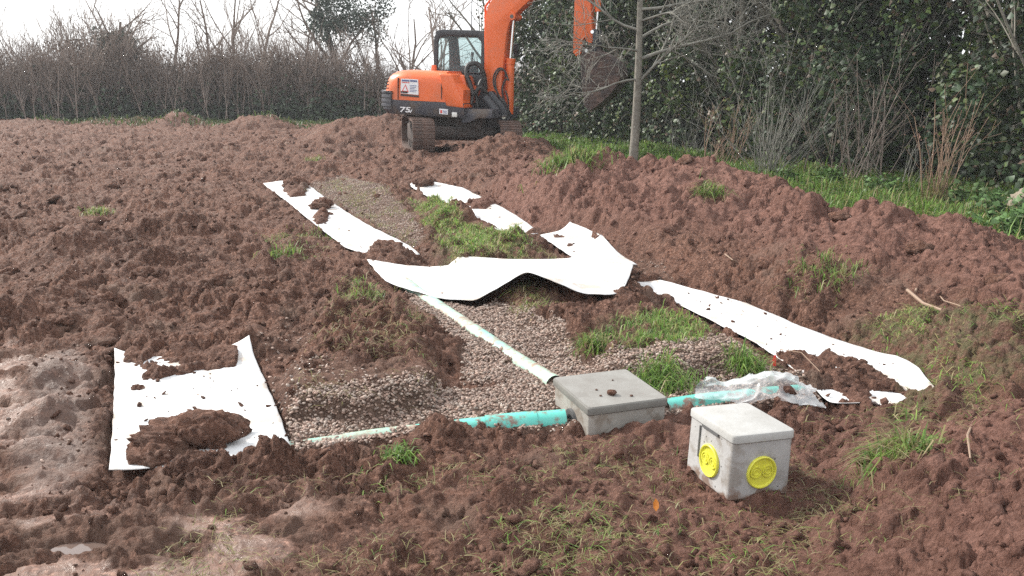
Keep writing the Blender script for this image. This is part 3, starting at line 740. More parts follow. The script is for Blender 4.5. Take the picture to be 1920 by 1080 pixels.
def clod_obj(name, centre, size, label, seed, cat='clod', rot=0, sub=4, col=M_SOIL, rough=.35):
    import bmesh
    bm = bmesh.new(); bmesh.ops.create_icosphere(bm, subdivisions=sub, radius=1)
    V = np.array([v.co[:] for v in bm.verts])
    def n3(f, s_): return perlin(V[:, 0] * f + V[:, 2] * f * .7 + 9.1 * s_, V[:, 1] * f - V[:, 2] * f * .6, s_)
    r = 1 + rough * n3(1.3, seed) + rough * .6 * n3(3.1, seed + 1) + rough * .3 * (1 - 2 * np.abs(n3(6.5, seed + 2))) + rough * .14 * n3(13, seed + 3)
    V = V * r[:, None] * np.array(size); c, s_ = math.cos(rot), math.sin(rot)
    V = np.c_[V[:, 0] * c - V[:, 1] * s_, V[:, 0] * s_ + V[:, 1] * c, V[:, 2]]
    Fc = np.array([[v.index for v in f.verts] for f in bm.faces]); bm.free()
    o = mesh_np(name, V, Fc, col, smooth=True); o.location = centre
    tag(o, label, cat); return o
rs = np.random.RandomState(77); Ps = []
for nm, k_ in (('left', 60), ('mid', 30), ('rlow', 60), ('flap', 22), ('rup', 14)):
    q = sample_poly(SHEET_POLY[nm], 400, rs); q = q[rs.permutation(len(q))[:k_]]; Ps.append(np.c_[q, base(q[:, 0], q[:, 1]) + .02])
Ps = np.concatenate(Ps); Rr = .004 + .014 * rs.rand(len(Ps)) ** 3
o = lumps('sheet_crumbs', Ps, Rr, np.ones((len(Ps), 3)), M_SOIL, rs, .6, .3, False); tag(o, 'small soil crumbs scattered on the white membrane sheets', kind='stuff')
c = gz(350, 838); clod_obj('soil_clod', (c.x, c.y, c.z + .03), (.20, .13, .10), 'big torn soil lump resting on the short square membrane piece', 11, rot=.25, sub=5, rough=.42)
for px, py, sz, lb, sd_ in ((285, 868, .09, 'flat soil lump crumbling onto the membrane beside the big lump', 12), (555, 352, .17, 'rounded soil lump at the far end of the trench membrane', 13),
                            (603, 392, .15, 'soil lump on the edge of the trench membrane above the other clods', 14), (258, 733, .035, 'small soil crumb on the square membrane near its covered end', 15),
                            (410, 814, .08, 'dark soil lump leaning against the big lump on the membrane', 16), (795, 350, .16, 'dark soil lump at the tip of the strip near the excavator', 17), (725, 478, .15, 'ragged soil lump heaped at the trench membrane before the crossing piece', 18)):
    c = gz(px, py); clod_obj('soil_clod', (c.x, c.y, c.z + sz * .35), (sz, sz * .8, sz * .55), lb, sd_, rot=sd_, sub=4, rough=.4)
# large clods on the open soil
rs = np.random.RandomState(91)
for i in range(34):
    px, py = rs.uniform(-20, 560), rs.uniform(330, 640)
    if i >= 24: px, py = rs.uniform(1250, 1900), rs.uniform(400, 560)
    c = gz(px, py, .1 if i < 24 else .4); g_ = masks(np.array([c.x]), np.array([c.y]))
    if g_[2][0] > 0: continue
    sz = (.045 + .075 * rs.rand()) * (1.0 if i < 24 else .8)
    o = clod_obj('soil_clod', (c.x, c.y, float(gz_full(c.x, c.y)[0]) + sz * .05), (sz * rs.uniform(.8, 1.5), sz, sz * .6), 'large grey brown clod lying on the dug over soil' if i < 24 else 'reddish clod lying on the face of the spoil heap', 200 + i, rot=rs.rand() * 6, sub=3, rough=.45)
    o['group'] = 'large clods on the open soil' if i < 24 else 'clods on the spoil heap'
# crumbs on the low chamber lid
for dx, dy, r, lb in ((-.03, -.10, .022, 'largest dark soil crumb on the low chamber lid'), (-.075, -.02, .006, 'tiny soil crumb on the low chamber lid'), (.05, -.15, .007, 'tiny soil crumb on the low chamber lid'), (-.09, -.10, .006, 'tiny soil crumb on the low chamber lid'), (.06, .08, .005, 'tiny soil crumb on the low chamber lid')):
    p = B1.matrix_basis @ Vector((dx, dy, .3635 + r * .55)); o = clod_obj('soil_crumb', p, (r, r * .85, r * .7), lb, int(abs(dx) * 900) + 20, sub=2, rough=.3)
    if r < .01: o['group'] = 'crumbs on the damp lid'
# puddle
n = 40; pz = -.018
zc = float(ground(np.array([PUDDLE[0]]), np.array([PUDDLE[1]]))[0])
M_WATER = mat('puddle_water', (.14, .10, .085), .04, spec=.9)
mb = MB(); V = [(PUDDLE[0] + .105 * math.cos(2 * math.pi * i / n), PUDDLE[1] + .055 * math.sin(2 * math.pi * i / n), zc + .024) for i in range(n)]
mb.add(V, [tuple(range(n))]); tag(mb.build('puddle', M_WATER), 'small shallow puddle in the wet mud', kind='structure')

# ------------------------------------------------------------------ grass
GREENS = np.array([(.12, .22, .04), (.16, .28, .05), (.09, .17, .035), (.20, .29, .07)])
STRAW = np.array([(.26, .23, .10), (.20, .19, .07), (.30, .26, .14)])
def blades(P, L, wd, lean, rs, straw=.25, flat=0.0, bias=None):
    """P (n,3) roots; returns verts, faces, colours"""
    n = len(P); a = rs.rand(n) * 6.283 if bias is None else bias + rs.randn(n) * .9
    dx, dy = np.cos(a), np.sin(a); ln = L * (.55 + .9 * rs.rand(n)); le = lean * (.3 + 1.4 * rs.rand(n))
    w = wd * (.6 + .8 * rs.rand(n)); px, py = -dy * w, dx * w
    up1 = ln * .55 * np.sqrt(np.clip(1 - (le * .6) ** 2, .05, 1)); up2 = ln * np.clip(.95 - le * .75, -.25, 1) * (1 - flat * .7); up1 = up1 * (1 - flat * .7)
    o1, o2 = ln * .35 * le, ln * np.clip(le, 0, 1.1)
    b0 = P - np.c_[px, py, 0 * px]; b1 = P + np.c_[px, py, 0 * px]
    m0 = P + np.c_[dx * o1 - px * .8, dy * o1 - py * .8, up1]; m1 = P + np.c_[dx * o1 + px * .8, dy * o1 + py * .8, up1]
    t = P + np.c_[dx * o2, dy * o2, up2]
    V = np.stack([b0, b1, m0, m1, t], 1).reshape(-1, 3); k = np.arange(n)[:, None] * 5
    Fc = np.concatenate([k + [[0, 1, 3]], k + [[0, 3, 2]], k + [[2, 3, 4]]], 0)
    c = GREENS[rs.randint(0, 4, n)]; s_ = rs.rand(n) < straw; c[s_] = STRAW[rs.randint(0, 3, s_.sum())]
    c = c * (.7 + .6 * rs.rand(n, 1)); C = np.repeat(np.c_[c, np.ones(n)], 5, 0)
    return V, Fc, C
def grass_obj(name, parts, label, cat='grass', kind='stuff', group=None):
    Vs, Fs, Cs, k = [], [], [], 0
    for V, Fc, C in parts: Vs.append(V); Fs.append(Fc + k); Cs.append(C); k += len(V)
    o = mesh_np(name, np.concatenate(Vs), np.concatenate(Fs), M_GRASS, smooth=True, attrs={'col': ('FLOAT_COLOR', np.concatenate(Cs))})
    tag(o, label, None if kind == 'stuff' else cat, group, kind); return o
def zone(P, dens, L, wd, lean, seed, straw, clump=.0, flat=0.0, tint=1.0):
    rs = np.random.RandomState(seed); q = sample_poly(P, dens, rs); pn = perlin(q[:, 0] * 2.2, q[:, 1] * 2.2, seed) + .5 * perlin(q[:, 0] * 7, q[:, 1] * 7, seed + 1)
    edge = sdf(P, q[:, 0], q[:, 1])
    q = q[(pn > -clump + .25 * rs.randn(len(q))) & (edge > .12 * rs.rand(len(q))) & avoid_boxes(q, .01)]
    z_ = ground(q[:, 0], q[:, 1]); V, Fc, C = blades(np.c_[q, z_ - .004], L, wd, lean, rs, straw, flat); C[:, :3] *= tint; return V, Fc, C
VERGE_FAR = poly([(965, 262), (1000, 250), (1250, 282), (1450, 318), (1400, 345), (1200, 305), (1080, 312), (1000, 280)], 0)
VERGE_NEAR = poly([(1380, 318), (1500, 322), (1700, 340), (1960, 372), (2150, 470), (1960, 530), (1850, 480), (1700, 415), (1500, 400), (1390, 345)], 0)
grass_obj('verge_grass', [zone(VERGE_FAR, 1500, .17, .010, .5, 31, .12, .6)], 'bright green grass between the excavator and the young tree')
grass_obj('verge_grass', [zone(VERGE_NEAR, 1500, .20, .008, .55, 32, .12, .7), zone(VERGE_NEAR, 130, .36, .006, .6, 33, .5, .3)], 'lush green grass and weeds along the foot of the ivy hedge')
grass_obj('bank_grass', [zone(TURF_POLYS[1], 9000, .065, .0035, .9, 34, .4, .2, 0, 1.3), zone(poly([(800, 480), (1020, 450), (1090, 480), (960, 490), (860, 495)], .1), 4000, .09, .003, 1.0, 35, .85, .2, .4)], 'flattened green and straw grass on the bank between the membrane strips')
grass_obj('bank_grass', [zone(TURF_POLYS[2], 7000, .075, .0032, .85, 36, .3, .05, 0, 1.15)], 'fresh green grass on the broken bank behind the low chamber')
grass_obj('side_grass', [zone(TURF_POLYS[3], 3200, .09, .0024, 1.15, 37, .4, -.08, .4, 1.3)], 'straggling straw and green grass between the long membrane and the spoil')
grass_obj('far_grass', [zone(poly([(60, 236), (700, 244), (700, 220), (60, 214)], 0), 60, .20, .02, .6, 38, .2, .5, 0, .4)], 'dark green grass strip at the foot of the far hedge')
grass_obj('trodden_grass', [zone(poly([(880, 940), (1180, 930), (1400, 960), (1560, 1100), (900, 1120), (800, 1020)], 0), 5200, .065, .0018, 1.2, 39, .7, -.12, .75),
                            zone(poly([(640, 850), (760, 840), (820, 890), (760, 960), (650, 930)], 0), 2200, .06, .0025, 1.1, 40, .45, -.1, .5),
                            zone(poly([(1000, 830), (1270, 810), (1280, 920), (1000, 920)], 0), 2600, .055, .0016, 1.2, 41, .8, -.12, .75), zone(poly([(400, 900), (1900, 800), (1920, 1120), (200, 1120)], 0), 2400, .075, .0014, 1.2, 46, .88, -.05, .8), zone(poly([(1480, 780), (1700, 760), (1720, 860), (1560, 900)], 0), 2200, .06, .0018, 1.2, 47, .7, -.1, .7)], 'sparse trodden grass pressed into the mud before the chambers')
grass_obj('dry_grass', [zone(BERM_L, 2000, .08, .0018, 1.2, 42, .95, -.05, .55), zone(poly([(560, 350), (640, 322), (760, 350), (800, 470), (700, 430)], .1), 1000, .09, .003, 1.2, 43, .85, -.05, .5),
                        zone(poly([(470, 440), (640, 430), (640, 480), (560, 500)], 0), 1300, .09, .003, 1.1, 44, .5, -.1, .4),
                        zone(poly([(930, 540), (1000, 520), (1060, 560), (1000, 600)], .1), 3500, .10, .0025, 1.1, 45, .8, .2, .5)], 'dead straw and roots clinging to the broken turf banks')
def tuft(px, py, n, L, R, lean, label, seed, straw=.2, wd=.003, z0=0.0):
    rs = np.random.RandomState(seed); c = gz(px, py, z0)
    q = np.c_[c.x + rs.randn(n) * R, c.y + rs.randn(n) * R]; z_ = ground(q[:, 0], q[:, 1])
    V, Fc, C = blades(np.c_[q, z_ - .005], L, wd, lean, rs, straw)
    o = mesh_np('grass_tuft', V - np.array([c.x, c.y, c.z]), Fc, M_GRASS, smooth=True, attrs={'col': ('FLOAT_COLOR', C)}); o.location = c
    tag(o, label, 'grass tuft')
tuft(1070, 322, 800, .20, .17, .8, 'big pale green turf tuft sliding down the spoil near the excavator', 51, .3, .006, .4)
tuft(1325, 437, 240, .17, .07, .95, 'drooping grass tuft hanging from the face of the spoil heap', 52, .35, .004, .4)
tuft(1545, 580, 300, .12, .12, .9, 'dark green grass tuft at the foot of the spoil behind the long membrane', 53, .35, .003, .1)
tuft(1400, 685, 320, .13, .055, .8, 'green grass tuft overhanging the gravel bank next to the red scrap', 54, .1, .003)
tuft(1245, 692, 420, .13, .075, .85, 'long green grass tuft drooping behind the low chamber lid', 55, .1, .003)
tuft(1120, 645, 300, .12, .06, .9, 'grass tuft hanging off the broken bank corner above the gravel', 56, .35, .003)
tuft(525, 485, 260, .10, .09, .7, 'bright green grass tuft on churned soil beside the trench membrane', 57, .1, .004)
tuft(680, 555, 200, .10, .10, .9, 'sparse grass tuft on the soil left of the crossing membrane piece', 58, .35, .003)
tuft(745, 855, 130, .08, .035, .7, 'bright weed tuft in the mud in front of the buried pipe', 59, .1, .004)
tuft(775, 605, 70, .10, .03, .8, 'small wispy grass tuft at the gravel edge near the dusty pipe', 60, .5, .002)
tuft(1690, 850, 420, .14, .06, 1.1, 'long combed pale grass tuft lying down the mud at the side', 61, .5, .003)
tuft(590, 300, 130, .14, .09, .9, 'small pale turf scrap on the soil before the heap', 62, .6, .006)
tuft(180, 400, 170, .12, .08, .9, 'pale turf scrap on the dark clods of the open field', 63, .5, .005)
# odds and ends
M_RED = mat('red_plastic', (.6, .03, .02), .5); M_LEAFO = mat('dead_leaf', (.62, .22, .03), .6)
c = gz(1452, 692); mb = MB(); mb.loft([[(-.008, -.002, 0), (.008, -.002, 0), (.008, .002, 0), (-.008, .002, 0)], [(-.012, 0, .03), (.006, .002, .03), (.006, .005, .03), (-.012, .004, .03)], [(-.004, .008, .06), (.008, .01, .06), (.008, .013, .06), (-.004, .012, .06)]])
o = mb.build('plastic_scrap', M_RED); o.location = (c.x, c.y, c.z + .02); tag(o, 'tiny red plastic scrap sticking out of soil', 'scrap')
c = gz(1228, 957); mb = MB(); mb.add([(0, -.022, 0), (.012, -.008, .006), (.012, .01, .01), (0, .026, .012), (-.012, .01, .008), (-.012, -.008, .004), (0, 0, .0)], [(0, 1, 6), (1, 2, 6), (2, 3, 6), (3, 4, 6), (4, 5, 6), (5, 0, 6)])
o = mb.build('dead_leaf', M_LEAFO); o.location = (c.x, c.y, float(gz_full(c.x, c.y)[0]) + .02); o.rotation_euler = (.9, .2, .4); tag(o, 'single orange dead leaf on the mud', 'leaf')
M_ROOT = mat('root', (.26, .18, .13), .8)
def stick(pts, r, label):
    P = [];
    for px, py, h in pts:
        c = gz(px, py, .2); P.append((c.x, c.y, float(gz_full(c.x, c.y)[0]) + h))
    c0 = Vector(P[0]); mb = MB().tube([Vector(p) - c0 for p in P], [r * (1 - .5 * i / len(P)) for i in range(len(P))], 6)
    o = mb.build('root', M_ROOT, smooth=True); o.location = c0; tag(o, label, 'root')
stick([(1700, 555, .02), (1730, 575, .03), (1765, 590, .02)], .012, 'thick broken root lying across the spoil slope')
stick([(1755, 540, .01), (1770, 565, .03), (1800, 585, .01)], .005, 'thin curved root below the crest of the spoil')
stick([(1830, 780, .02), (1812, 830, .05), (1818, 870, .02)], .005, 'pale root dangling down the mud bank at the side')
stick([(1725, 472, .03), (1760, 440, .06), (1795, 428, .07), (1805, 437, .04)], .007, 'forked dead twig lying on the spoil crest below the reddish shrub')
stick([(1455, 655, .04), (1500, 690, .05), (1560, 735, .01)], .003, 'thin dark wire like root over the soiled end of the long membrane')
stick([(1360, 465, .01), (1375, 470, .03), (1388, 478, .01)], .006, 'short straw coloured root beside the drooping tuft')
# ------------------------------------------------------------------ excavator
M_ORANGE = mat('orange_paint', (.80, .150, .030), .38, (.74, .135, .030), 2.5, bump=.03, bscale=30, col3=(.62, .15, .055), scale3=1.6)
M_GREY = mat('dark_grey_paint', (.055, .058, .075), .45, (.075, .072, .080), 4, col3=(.11, .085, .07), scale3=2)
M_BLACK = mat('black_frame', (.022, .024, .032), .4, (.035, .036, .042), 6)
M_RUBBER = mat('hose_rubber', (.018, .018, .018), .55)
M_CHROME = mat('chrome_rod', (.78, .79, .80), .15, metal=1)
M_MUDDY = mat('muddy_steel', (.120, .072, .056), .85, (.065, .045, .038), 5, (.42, .66), bump=.8, bscale=14, dist=.03)
M_BUCKET = mat('bucket_mud', (.080, .050, .042), .8, (.045, .034, .032), 4, (.4, .6), bump=.8, bscale=12, dist=.03, col3=(.12, .072, .056), scale3=5)
M_UNDER = mat('greasy_undercarriage', (.030, .027, .026), .7, (.075, .050, .042), 4, bump=.5, bscale=20, dist=.02)
M_WHITE = mat('white_decal', (.80, .80, .82), .5)
M_DECALB = mat('blue_decal', (.08, .11, .26), .5); M_DECALR = mat('red_decal', (.65, .06, .05), .5); M_DECALK = mat('black_decal', (.03, .03, .03), .5)
M_LAMP = mat('lamp_lens', (.75, .75, .72), .2)
M_SEAT = mat('seat_fabric', (.03, .03, .035), .8)
mg = bpy.data.materials.new('cab_glass'); mg.use_nodes = True
N, L = mg.node_tree.nodes, mg.node_tree.links; b = N['Principled BSDF']; b.inputs['Base Color'].default_value = (.30, .36, .38, 1); b.inputs['Roughness'].default_value = .05
tr = N.new('ShaderNodeBsdfTransparent'); tr.inputs['Color'].default_value = (.90, .96, .96, 1); mx = N.new('ShaderNodeMixShader'); mx.inputs[0].default_value = .12
L.new(tr.outputs[0], mx.inputs[1]); L.new(b.outputs[0], mx.inputs[2]); L.new(mx.outputs[0], N['Material Output'].inputs['Surface'])
M_GLASS = mg

EX_YAW, EX_TILT = math.radians(-20), math.radians(2.2)
EX = empty('excavator', (-1.22, 19.5, .02))
EX.rotation_euler = (0, EX_TILT, EX_YAW)
tag(EX, 'orange and grey tracked excavator with raised arm and mud filled bucket', 'excavator')
EXM = Matrix.LocRotScale(EX.location, EX.rotation_euler, None); EXI = EXM.inverted()
def PX(px, py, v):
    """pixel on the machine's plane at distance v left of its centre line -> (u forward, w up)"""
    o = EXI @ Vector((0, 0, CAM_H)); d = EXI.to_3x3() @ Vector(ray(px, py)); t = (v - o.y) / d.y; p = o + d * t
    return (p.x, p.z)
def PXs(L_, v): return [PX(a, b, v) for a, b in L_]
VR = -.98                                      # right flank of the upper structure, the one seen
# --- upper structure, plan outline of the house at a given height
def plan(inset, u_front, u_tail, w, left=.92, tail_n=14):
    P = [(u_front, VR + inset, w), (u_front - .18, VR + inset, w)]
    us = u_tail + .62
    P.append((us + .25, VR + inset, w))
    for i in range(tail_n + 1):
        t = i / tail_n; a = -math.pi / 2 - math.pi * t
        c, s_ = math.cos(a), math.sin(a)
        r = 2.6                                # squarish tail
        cu = -abs(c) ** (2 / r) * .62; cv = -math.copysign(abs(s_) ** (2 / r), -s_)
        P.append((us + cu + (inset if cu < -.3 else 0), cv * (.5 * (left - VR) - inset) + .5 * (left + VR), w))
    P += [(us + .25, left - inset, w), (u_front - .18, left - inset, w), (u_front, left - inset, w)]
    return P
uT, _ = PX(711, 190, VR + .3)
uH = PX(869, 215, VR)[0]
w_bot = PX(790, 217, VR)[1]; w_mid = PX(800, 190, VR)[1]; w_top = PX(770, 131, VR)[1]
uTop = PX(832, 137, VR)[0]
H_ = w_top - w_mid
mb = MB(); mb.loft([plan(.05, uH, uT + .10, w_bot), plan(.0, uH, uT + .02, w_bot + .10), plan(0, uH, uT, w_mid - .004)])
mb.build('counterweight_skirt', M_GREY, EX, smooth=True, autosmooth=30)
def hood_front(w):
    t = (w - w_mid) / H_
    return uH - .02 if t < .42 else uH - .02 + (uTop - uH) * min(1, (t - .42) / .53)
levels = [(0, .012), (.2, .014), (.42, .018), (.6, .024), (.74, .04), (.84, .075), (.92, .13), (.97, .20), (1.0, .32)]
rings = []
for t, ins in levels:
    w = w_mid + H_ * t; rings.append(plan(ins, hood_front(w), uT + .05 + .10 * t + ins * .6, w, left=.45))
mb = MB(); mb.loft(rings); hood = mb.build('engine_hood', M_ORANGE, EX, smooth=True, autosmooth=32)
# chamfered corner block of the hood front (fuel tank cover)
a0, a1 = PX(842, 140, VR)[0], uH
P1 = [(PX(822, 137, VR)), PX(846, 139, VR), PX(868, 188, VR), PX(871, 204, VR), PX(836, 200, VR)]
mb = MB(); mb.prism(P1, VR - .012, VR + .50); mb.build('tank_cover', M_ORANGE, EX, bevel=.045, seg=3)
P1 = [PX(842, 139, VR + .5), PX(872, 142, VR + .5), PX(880, 172, VR + .5), PX(868, 176, VR + .5), PX(850, 150, VR + .5)]
mb = MB(); mb.prism(P1, VR + .42, VR + .95); mb.build('step_cover', M_ORANGE, EX, bevel=.03)
# tail: dark corner casting with ribs, vent slots
P1 = [PX(709.5, 173, VR), PX(735, 174, VR), PX(735, 214, VR), PX(716, 212, VR), PX(709, 200, VR)]
rings = [plan(-.012, P1[1][0], uT - .012, w) for w in (w_bot + .06, PX(725, 173, VR)[1])]
def tail_only(R, ulim): return [p for p in R]
mb = MB()
uC = PX(735, 190, VR)[0]
def tail_plan(ins, w):
    P = []
    us = uT + .62
    for i in range(25):
        t = i / 24; a = -math.pi / 2 - math.pi * t; c, s_ = math.cos(a), math.sin(a)
        cu = -abs(c) ** (2 / 2.6) * .62; cv = math.copysign(abs(s_) ** (2 / 2.6), s_)
        u_ = us + cu
        P.append((min(u_, uC), cv * (.95 + .012 - ins) - .03, w))
    return [(p[0] - .016 + ins, p[1], p[2]) for p in P]
wt1 = PX(722, 173, VR)[1]
mb.loft([tail_plan(.09, w_bot + .0), tail_plan(.01, w_bot + .10), tail_plan(0, wt1 - .03), tail_plan(.03, wt1)])
mb.build('counterweight', M_GREY, EX, smooth=True, autosmooth=35)
for k in range(4):
    w = w_bot + .16 + k * .095
    mb = MB(); mb.loft([[(p[0] - .022 * (abs(p[1]) < .9), p[1] * 1.012, p[2]) for p in tail_plan(.0, w + dz)] for dz in (0, .045)]); mb.build('counterweight_rib', M_GREY, EX, smooth=True)
us = uT + .62
for k in range(5):
    px_y = 146 + k * 6.3
    w = PX(722, px_y, VR)[1]; q0, q1 = PX(717 - k * .8, px_y, VR), PX(729, px_y, VR)
    mb = MB(); mb.tube([(q0[0] + .055, VR + .06, w), (q1[0] - .07, VR + .010, w), (q1[0], VR + .002, w)], .014, 6); mb.build('vent_slot', M_DECALK, hood, smooth=True)
# hood panel seams
for pxx in (828, 746):
    A = PX(pxx, 146, VR); B = PX(pxx - 2, 186, VR)
    mb = MB(); mb.box(A[0] - .006, A[0] + .006, VR - .003, VR + .05, B[1], A[1]); mb.build('panel_seam', M_DECALK, hood)
# decal: work sign with warning triangle
def decal(parent, name, pts, v, m, th=.004):
    mb = MB(); mb.prism(pts, v - th, v); return mb.build(name, m, parent)
vd = VR + .014
def lerp2(A, B, C, D, s_, t): return ((A[0] * (1 - s_) + B[0] * s_) * (1 - t) + (C[0] * (1 - s_) + D[0] * s_) * t, (A[1] * (1 - s_) + B[1] * s_) * (1 - t) + (C[1] * (1 - s_) + D[1] * s_) * t)
A, B, C, D = PX(752, 147.5, VR), PX(784, 149, VR), PX(751, 175, VR), PX(784.5, 178, VR)
sign = decal(hood, 'notice_board', [A, B, D, C], vd - .004, M_WHITE, .012)
vs = vd - .0165
def cell(s0, s1, t0, t1): return [lerp2(A, B, C, D, s0, t0), lerp2(A, B, C, D, s1, t0), lerp2(A, B, C, D, s1, t1), lerp2(A, B, C, D, s0, t1)]
decal(sign, 'notice_title', cell(.05, .50, .06, .17), vs, M_DECALB); decal(sign, 'notice_title', cell(.54, .94, .06, .17), vs, M_DECALB)
decal(sign, 'notice_subtitle', cell(.06, .50, .22, .27), vs, M_DECALR)
tri = [lerp2(A, B, C, D, .27, .36), lerp2(A, B, C, D, .46, .86), lerp2(A, B, C, D, .06, .86)]
decal(sign, 'warning_triangle', tri, vs, M_DECALR)
tri2 = [lerp2(A, B, C, D, .27, .48), lerp2(A, B, C, D, .385, .80), lerp2(A, B, C, D, .145, .80)]
decal(sign, 'warning_symbol', tri2, vs - .0045, M_WHITE)
decal(sign, 'warning_pictogram', cell(.02, .40, .84, .95), vs - .009, M_DECALK)
for k in range(5): decal(sign, 'notice_line', cell(.52, .92 - .06 * (k % 3), .40 + .1 * k, .435 + .1 * k), vs, M_DECALB)
decal(hood, 'notice_strip', [PX(751, 176.3, VR), PX(785, 179.3, VR), PX(785, 182.5, VR), PX(751, 179.3, VR)], vd - .004, M_DECALK, .012)
A, B, C, D = PX(824, 203.5, VR), PX(840, 205, VR), PX(824, 213.5, VR), PX(840, 215, VR)
s2 = decal(EX, 'safety_sticker', [A, B, D, C], VR - .004, M_WHITE, .006)
decal(s2, 'sticker_pictogram', cell(.12, .34, .25, .8), VR - .0115, M_DECALR)
for k in range(3): decal(s2, 'sticker_line', cell(.45, .9, .3 + .2 * k, .38 + .2 * k), VR - .0115, M_DECALB)
A = PX(852.5, 215, VR); mb = MB(); mb.box(A[0] - .06, A[0] + .06, VR - .025, VR + .02, A[1] - .05, A[1] + .05); mb.build('work_lamp', M_LAMP, EX, bevel=.012)
# model number on the skirt
def text_mesh(txt, size, parent, loc, m, shear=.0, rot=0):
    cu = bpy.data.curves.new('txt', 'FONT'); cu.body = txt; cu.size = size; cu.extrude = .002; cu.shear = shear; cu.offset = size * .018
    to = bpy.data.objects.new('txt', cu); COL.objects.link(to)
    dg = bpy.context.evaluated_depsgraph_get(); me = bpy.data.meshes.new_from_object(to.evaluated_get(dg))
    bpy.data.objects.remove(to); me.materials.clear(); me.materials.append(m)
    o = bpy.data.objects.new('model_number', me); COL.objects.link(o); o.parent = parent; o.location = loc; o.rotation_euler = (math.pi / 2, rot, 0); return o
q = PX(749, 209.5, VR); t75 = text_mesh('75', .215, EX, (q[0], VR - .006, q[1]), M_WHITE, .1); t75.scale = (1.25, .72, 1)
q = PX(766.5, 211.5, VR); tv = text_mesh('V', .12, EX, (q[0], VR - .006, q[1]), M_WHITE, .1); tv.scale = (1.1, .9, 1)
# --- front deck and swing bracket
mb = MB(); mb.prism([PX(870, 204, VR + .2), PX(925, 205, VR + .2), PX(926, 222, VR + .2), PX(898, 222, VR + .2), PX(882, 230, VR + .2), PX(868, 230, VR + .2)], VR + .12, .9); mb.build('deck', M_GREY, EX, bevel=.02)
mb = MB(); mb.prism([PX(820, 214, 0), PX(925, 222, 0), PX(918, 240, 0), PX(825, 238, 0)], -.55, .55); mb.build('turntable', M_UNDER, EX, bevel=.02)
SB = [PX(900, 178, -.2), PX(925, 170, -.2), PX(948, 196, -.2), PX(958, 222, -.2), PX(950, 240, -.2), PX(915, 238, -.2), PX(890, 225, -.2)]
mb = MB(); mb.prism(SB, -.30, .30); mb.build('swing_bracket', M_BLACK, EX, bevel=.025)
for px_, py_ in ((945.5, 219), (921, 190)):
    q = PX(px_, py_, -.3); mb = MB(); mb.tube([(q[0], -.34, q[1]), (q[0], .34, q[1])], .045, 14); mb.build('pivot_pin', M_CHROME if py_ > 200 else M_BLACK, EX, smooth=True)
# slanted dark cylinder guard in front of the bracket
q0, q1 = PX(910, 183, -.4), PX(932, 210, -.4); mb = MB(); mb.tube([(q0[0], -.42, q0[1]), (q1[0], -.42, q1[1])], .10, 12); mb.build('swing_cylinder', M_BLACK, EX, smooth=True)
# --- boom, arm, bucket (outlines on the boom plane)
BO = [(911, 188), (909.5, 120), (909, 60), (910, 30), (914, 12), (926, -8), (958, -50), (1010, -95), (1062, -128), (1090, -137), (1107, -128), (1109, -108), (1092, -98),
      (1055, -72), (1020, -36), (998, -4), (980, 12), (966, 26), (958, 38), (953, 48), (949, 66), (946, 95), (941.5, 140), (939, 175), (948, 205), (942, 214), (925, 205)]
bo = PXs(BO, -.17)
mb = MB(); mb.prism(bo, -.17, .17); boom = mb.build('boom', M_ORANGE, EX, bevel=.018)
q = PX(961, 31, -.17)
mb = MB(); mb.tube([(q[0], -.215, q[1]), (q[0], .215, q[1])], .075, 18); mb.build('cylinder_boss', M_ORANGE, boom, smooth=True, autosmooth=40)
mb = MB(); mb.tube([(q[0], -.228, q[1]), (q[0], .228, q[1])], .038, 14); mb.build('boss_pin', M_DARKPLUG, boom, smooth=True, autosmooth=40)
for k_, (off_) in enumerate((-.10, -.05)):
    pts = [(*PX(909.5 - 1.5, yy2, -.17), 0) for yy2 in (150, 100, 60, 25, 12)] + [(*PX(918, -2, -.17), 0), (*PX(945, -40, -.17), 0)]
    mb = MB(); mb.tube([(p[0] - .01, off_, p[1] + .01) for p in pts], .016, 7); mb.build('hydraulic_line', M_ORANGE, boom, smooth=True)
# boom cylinder
r0, r1, r2 = PX(953, 214, -.05), PX(955.5, 112, -.05), PX(961.5, 33, -.05)
mb = MB(); mb.tube([(r0[0], 0, r0[1]), (r1[0], 0, r1[1])], .095, 16); bc = mb.build('boom_cylinder', M_ORANGE, EX, smooth=True, autosmooth=40)
mb = MB(); mb.tube([(r1[0], 0, r1[1] - .02), (r2[0], 0, r2[1])], .042, 12); mb.build('piston_rod', M_CHROME, bc, smooth=True, autosmooth=40)
mb = MB(); mb.tube([(r1[0] - .002, 0, r1[1] - .09), (r1[0], 0, r1[1] + .03)], .108, 16); mb.build('gland', M_ORANGE, bc, smooth=True, autosmooth=40)
# hoses
def hose(pts, v0, v1, r, m=M_RUBBER):
    P = []
    for i, (a, b) in enumerate(pts):
        v = v0 + (v1 - v0) * i / (len(pts) - 1); q_ = PX(a, b, v); P.append(np.array((q_[0], v, q_[1])))
    P = np.array(P); t = np.linspace(0, len(P) - 1, 40); k0 = np.clip(np.floor(t).astype(int), 0, len(P) - 2); f = (t - k0)[:, None]
    g_ = lambda k: P[np.clip(k, 0, len(P) - 1)]
    a, b, c, d = g_(k0 - 1), g_(k0), g_(k0 + 1), g_(k0 + 2)
    Q = .5 * (2 * b + (c - a) * f + (2 * a - 5 * b + 4 * c - d) * f ** 2 + (3 * b - a - 3 * c + d) * f ** 3)
    MB().tube([tuple(p) for p in Q], r, 8).build('hydraulic_hose', m, EX, smooth=True)
hose([(887, 178), (882, 160), (875, 140), (877, 124), (887, 119), (899, 123), (907, 140), (910, 168)], -.55, -.25, .055)
hose([(884, 196), (886, 182), (895, 168), (904, 165), (912, 175), (914, 190)], -.60, -.3, .04)
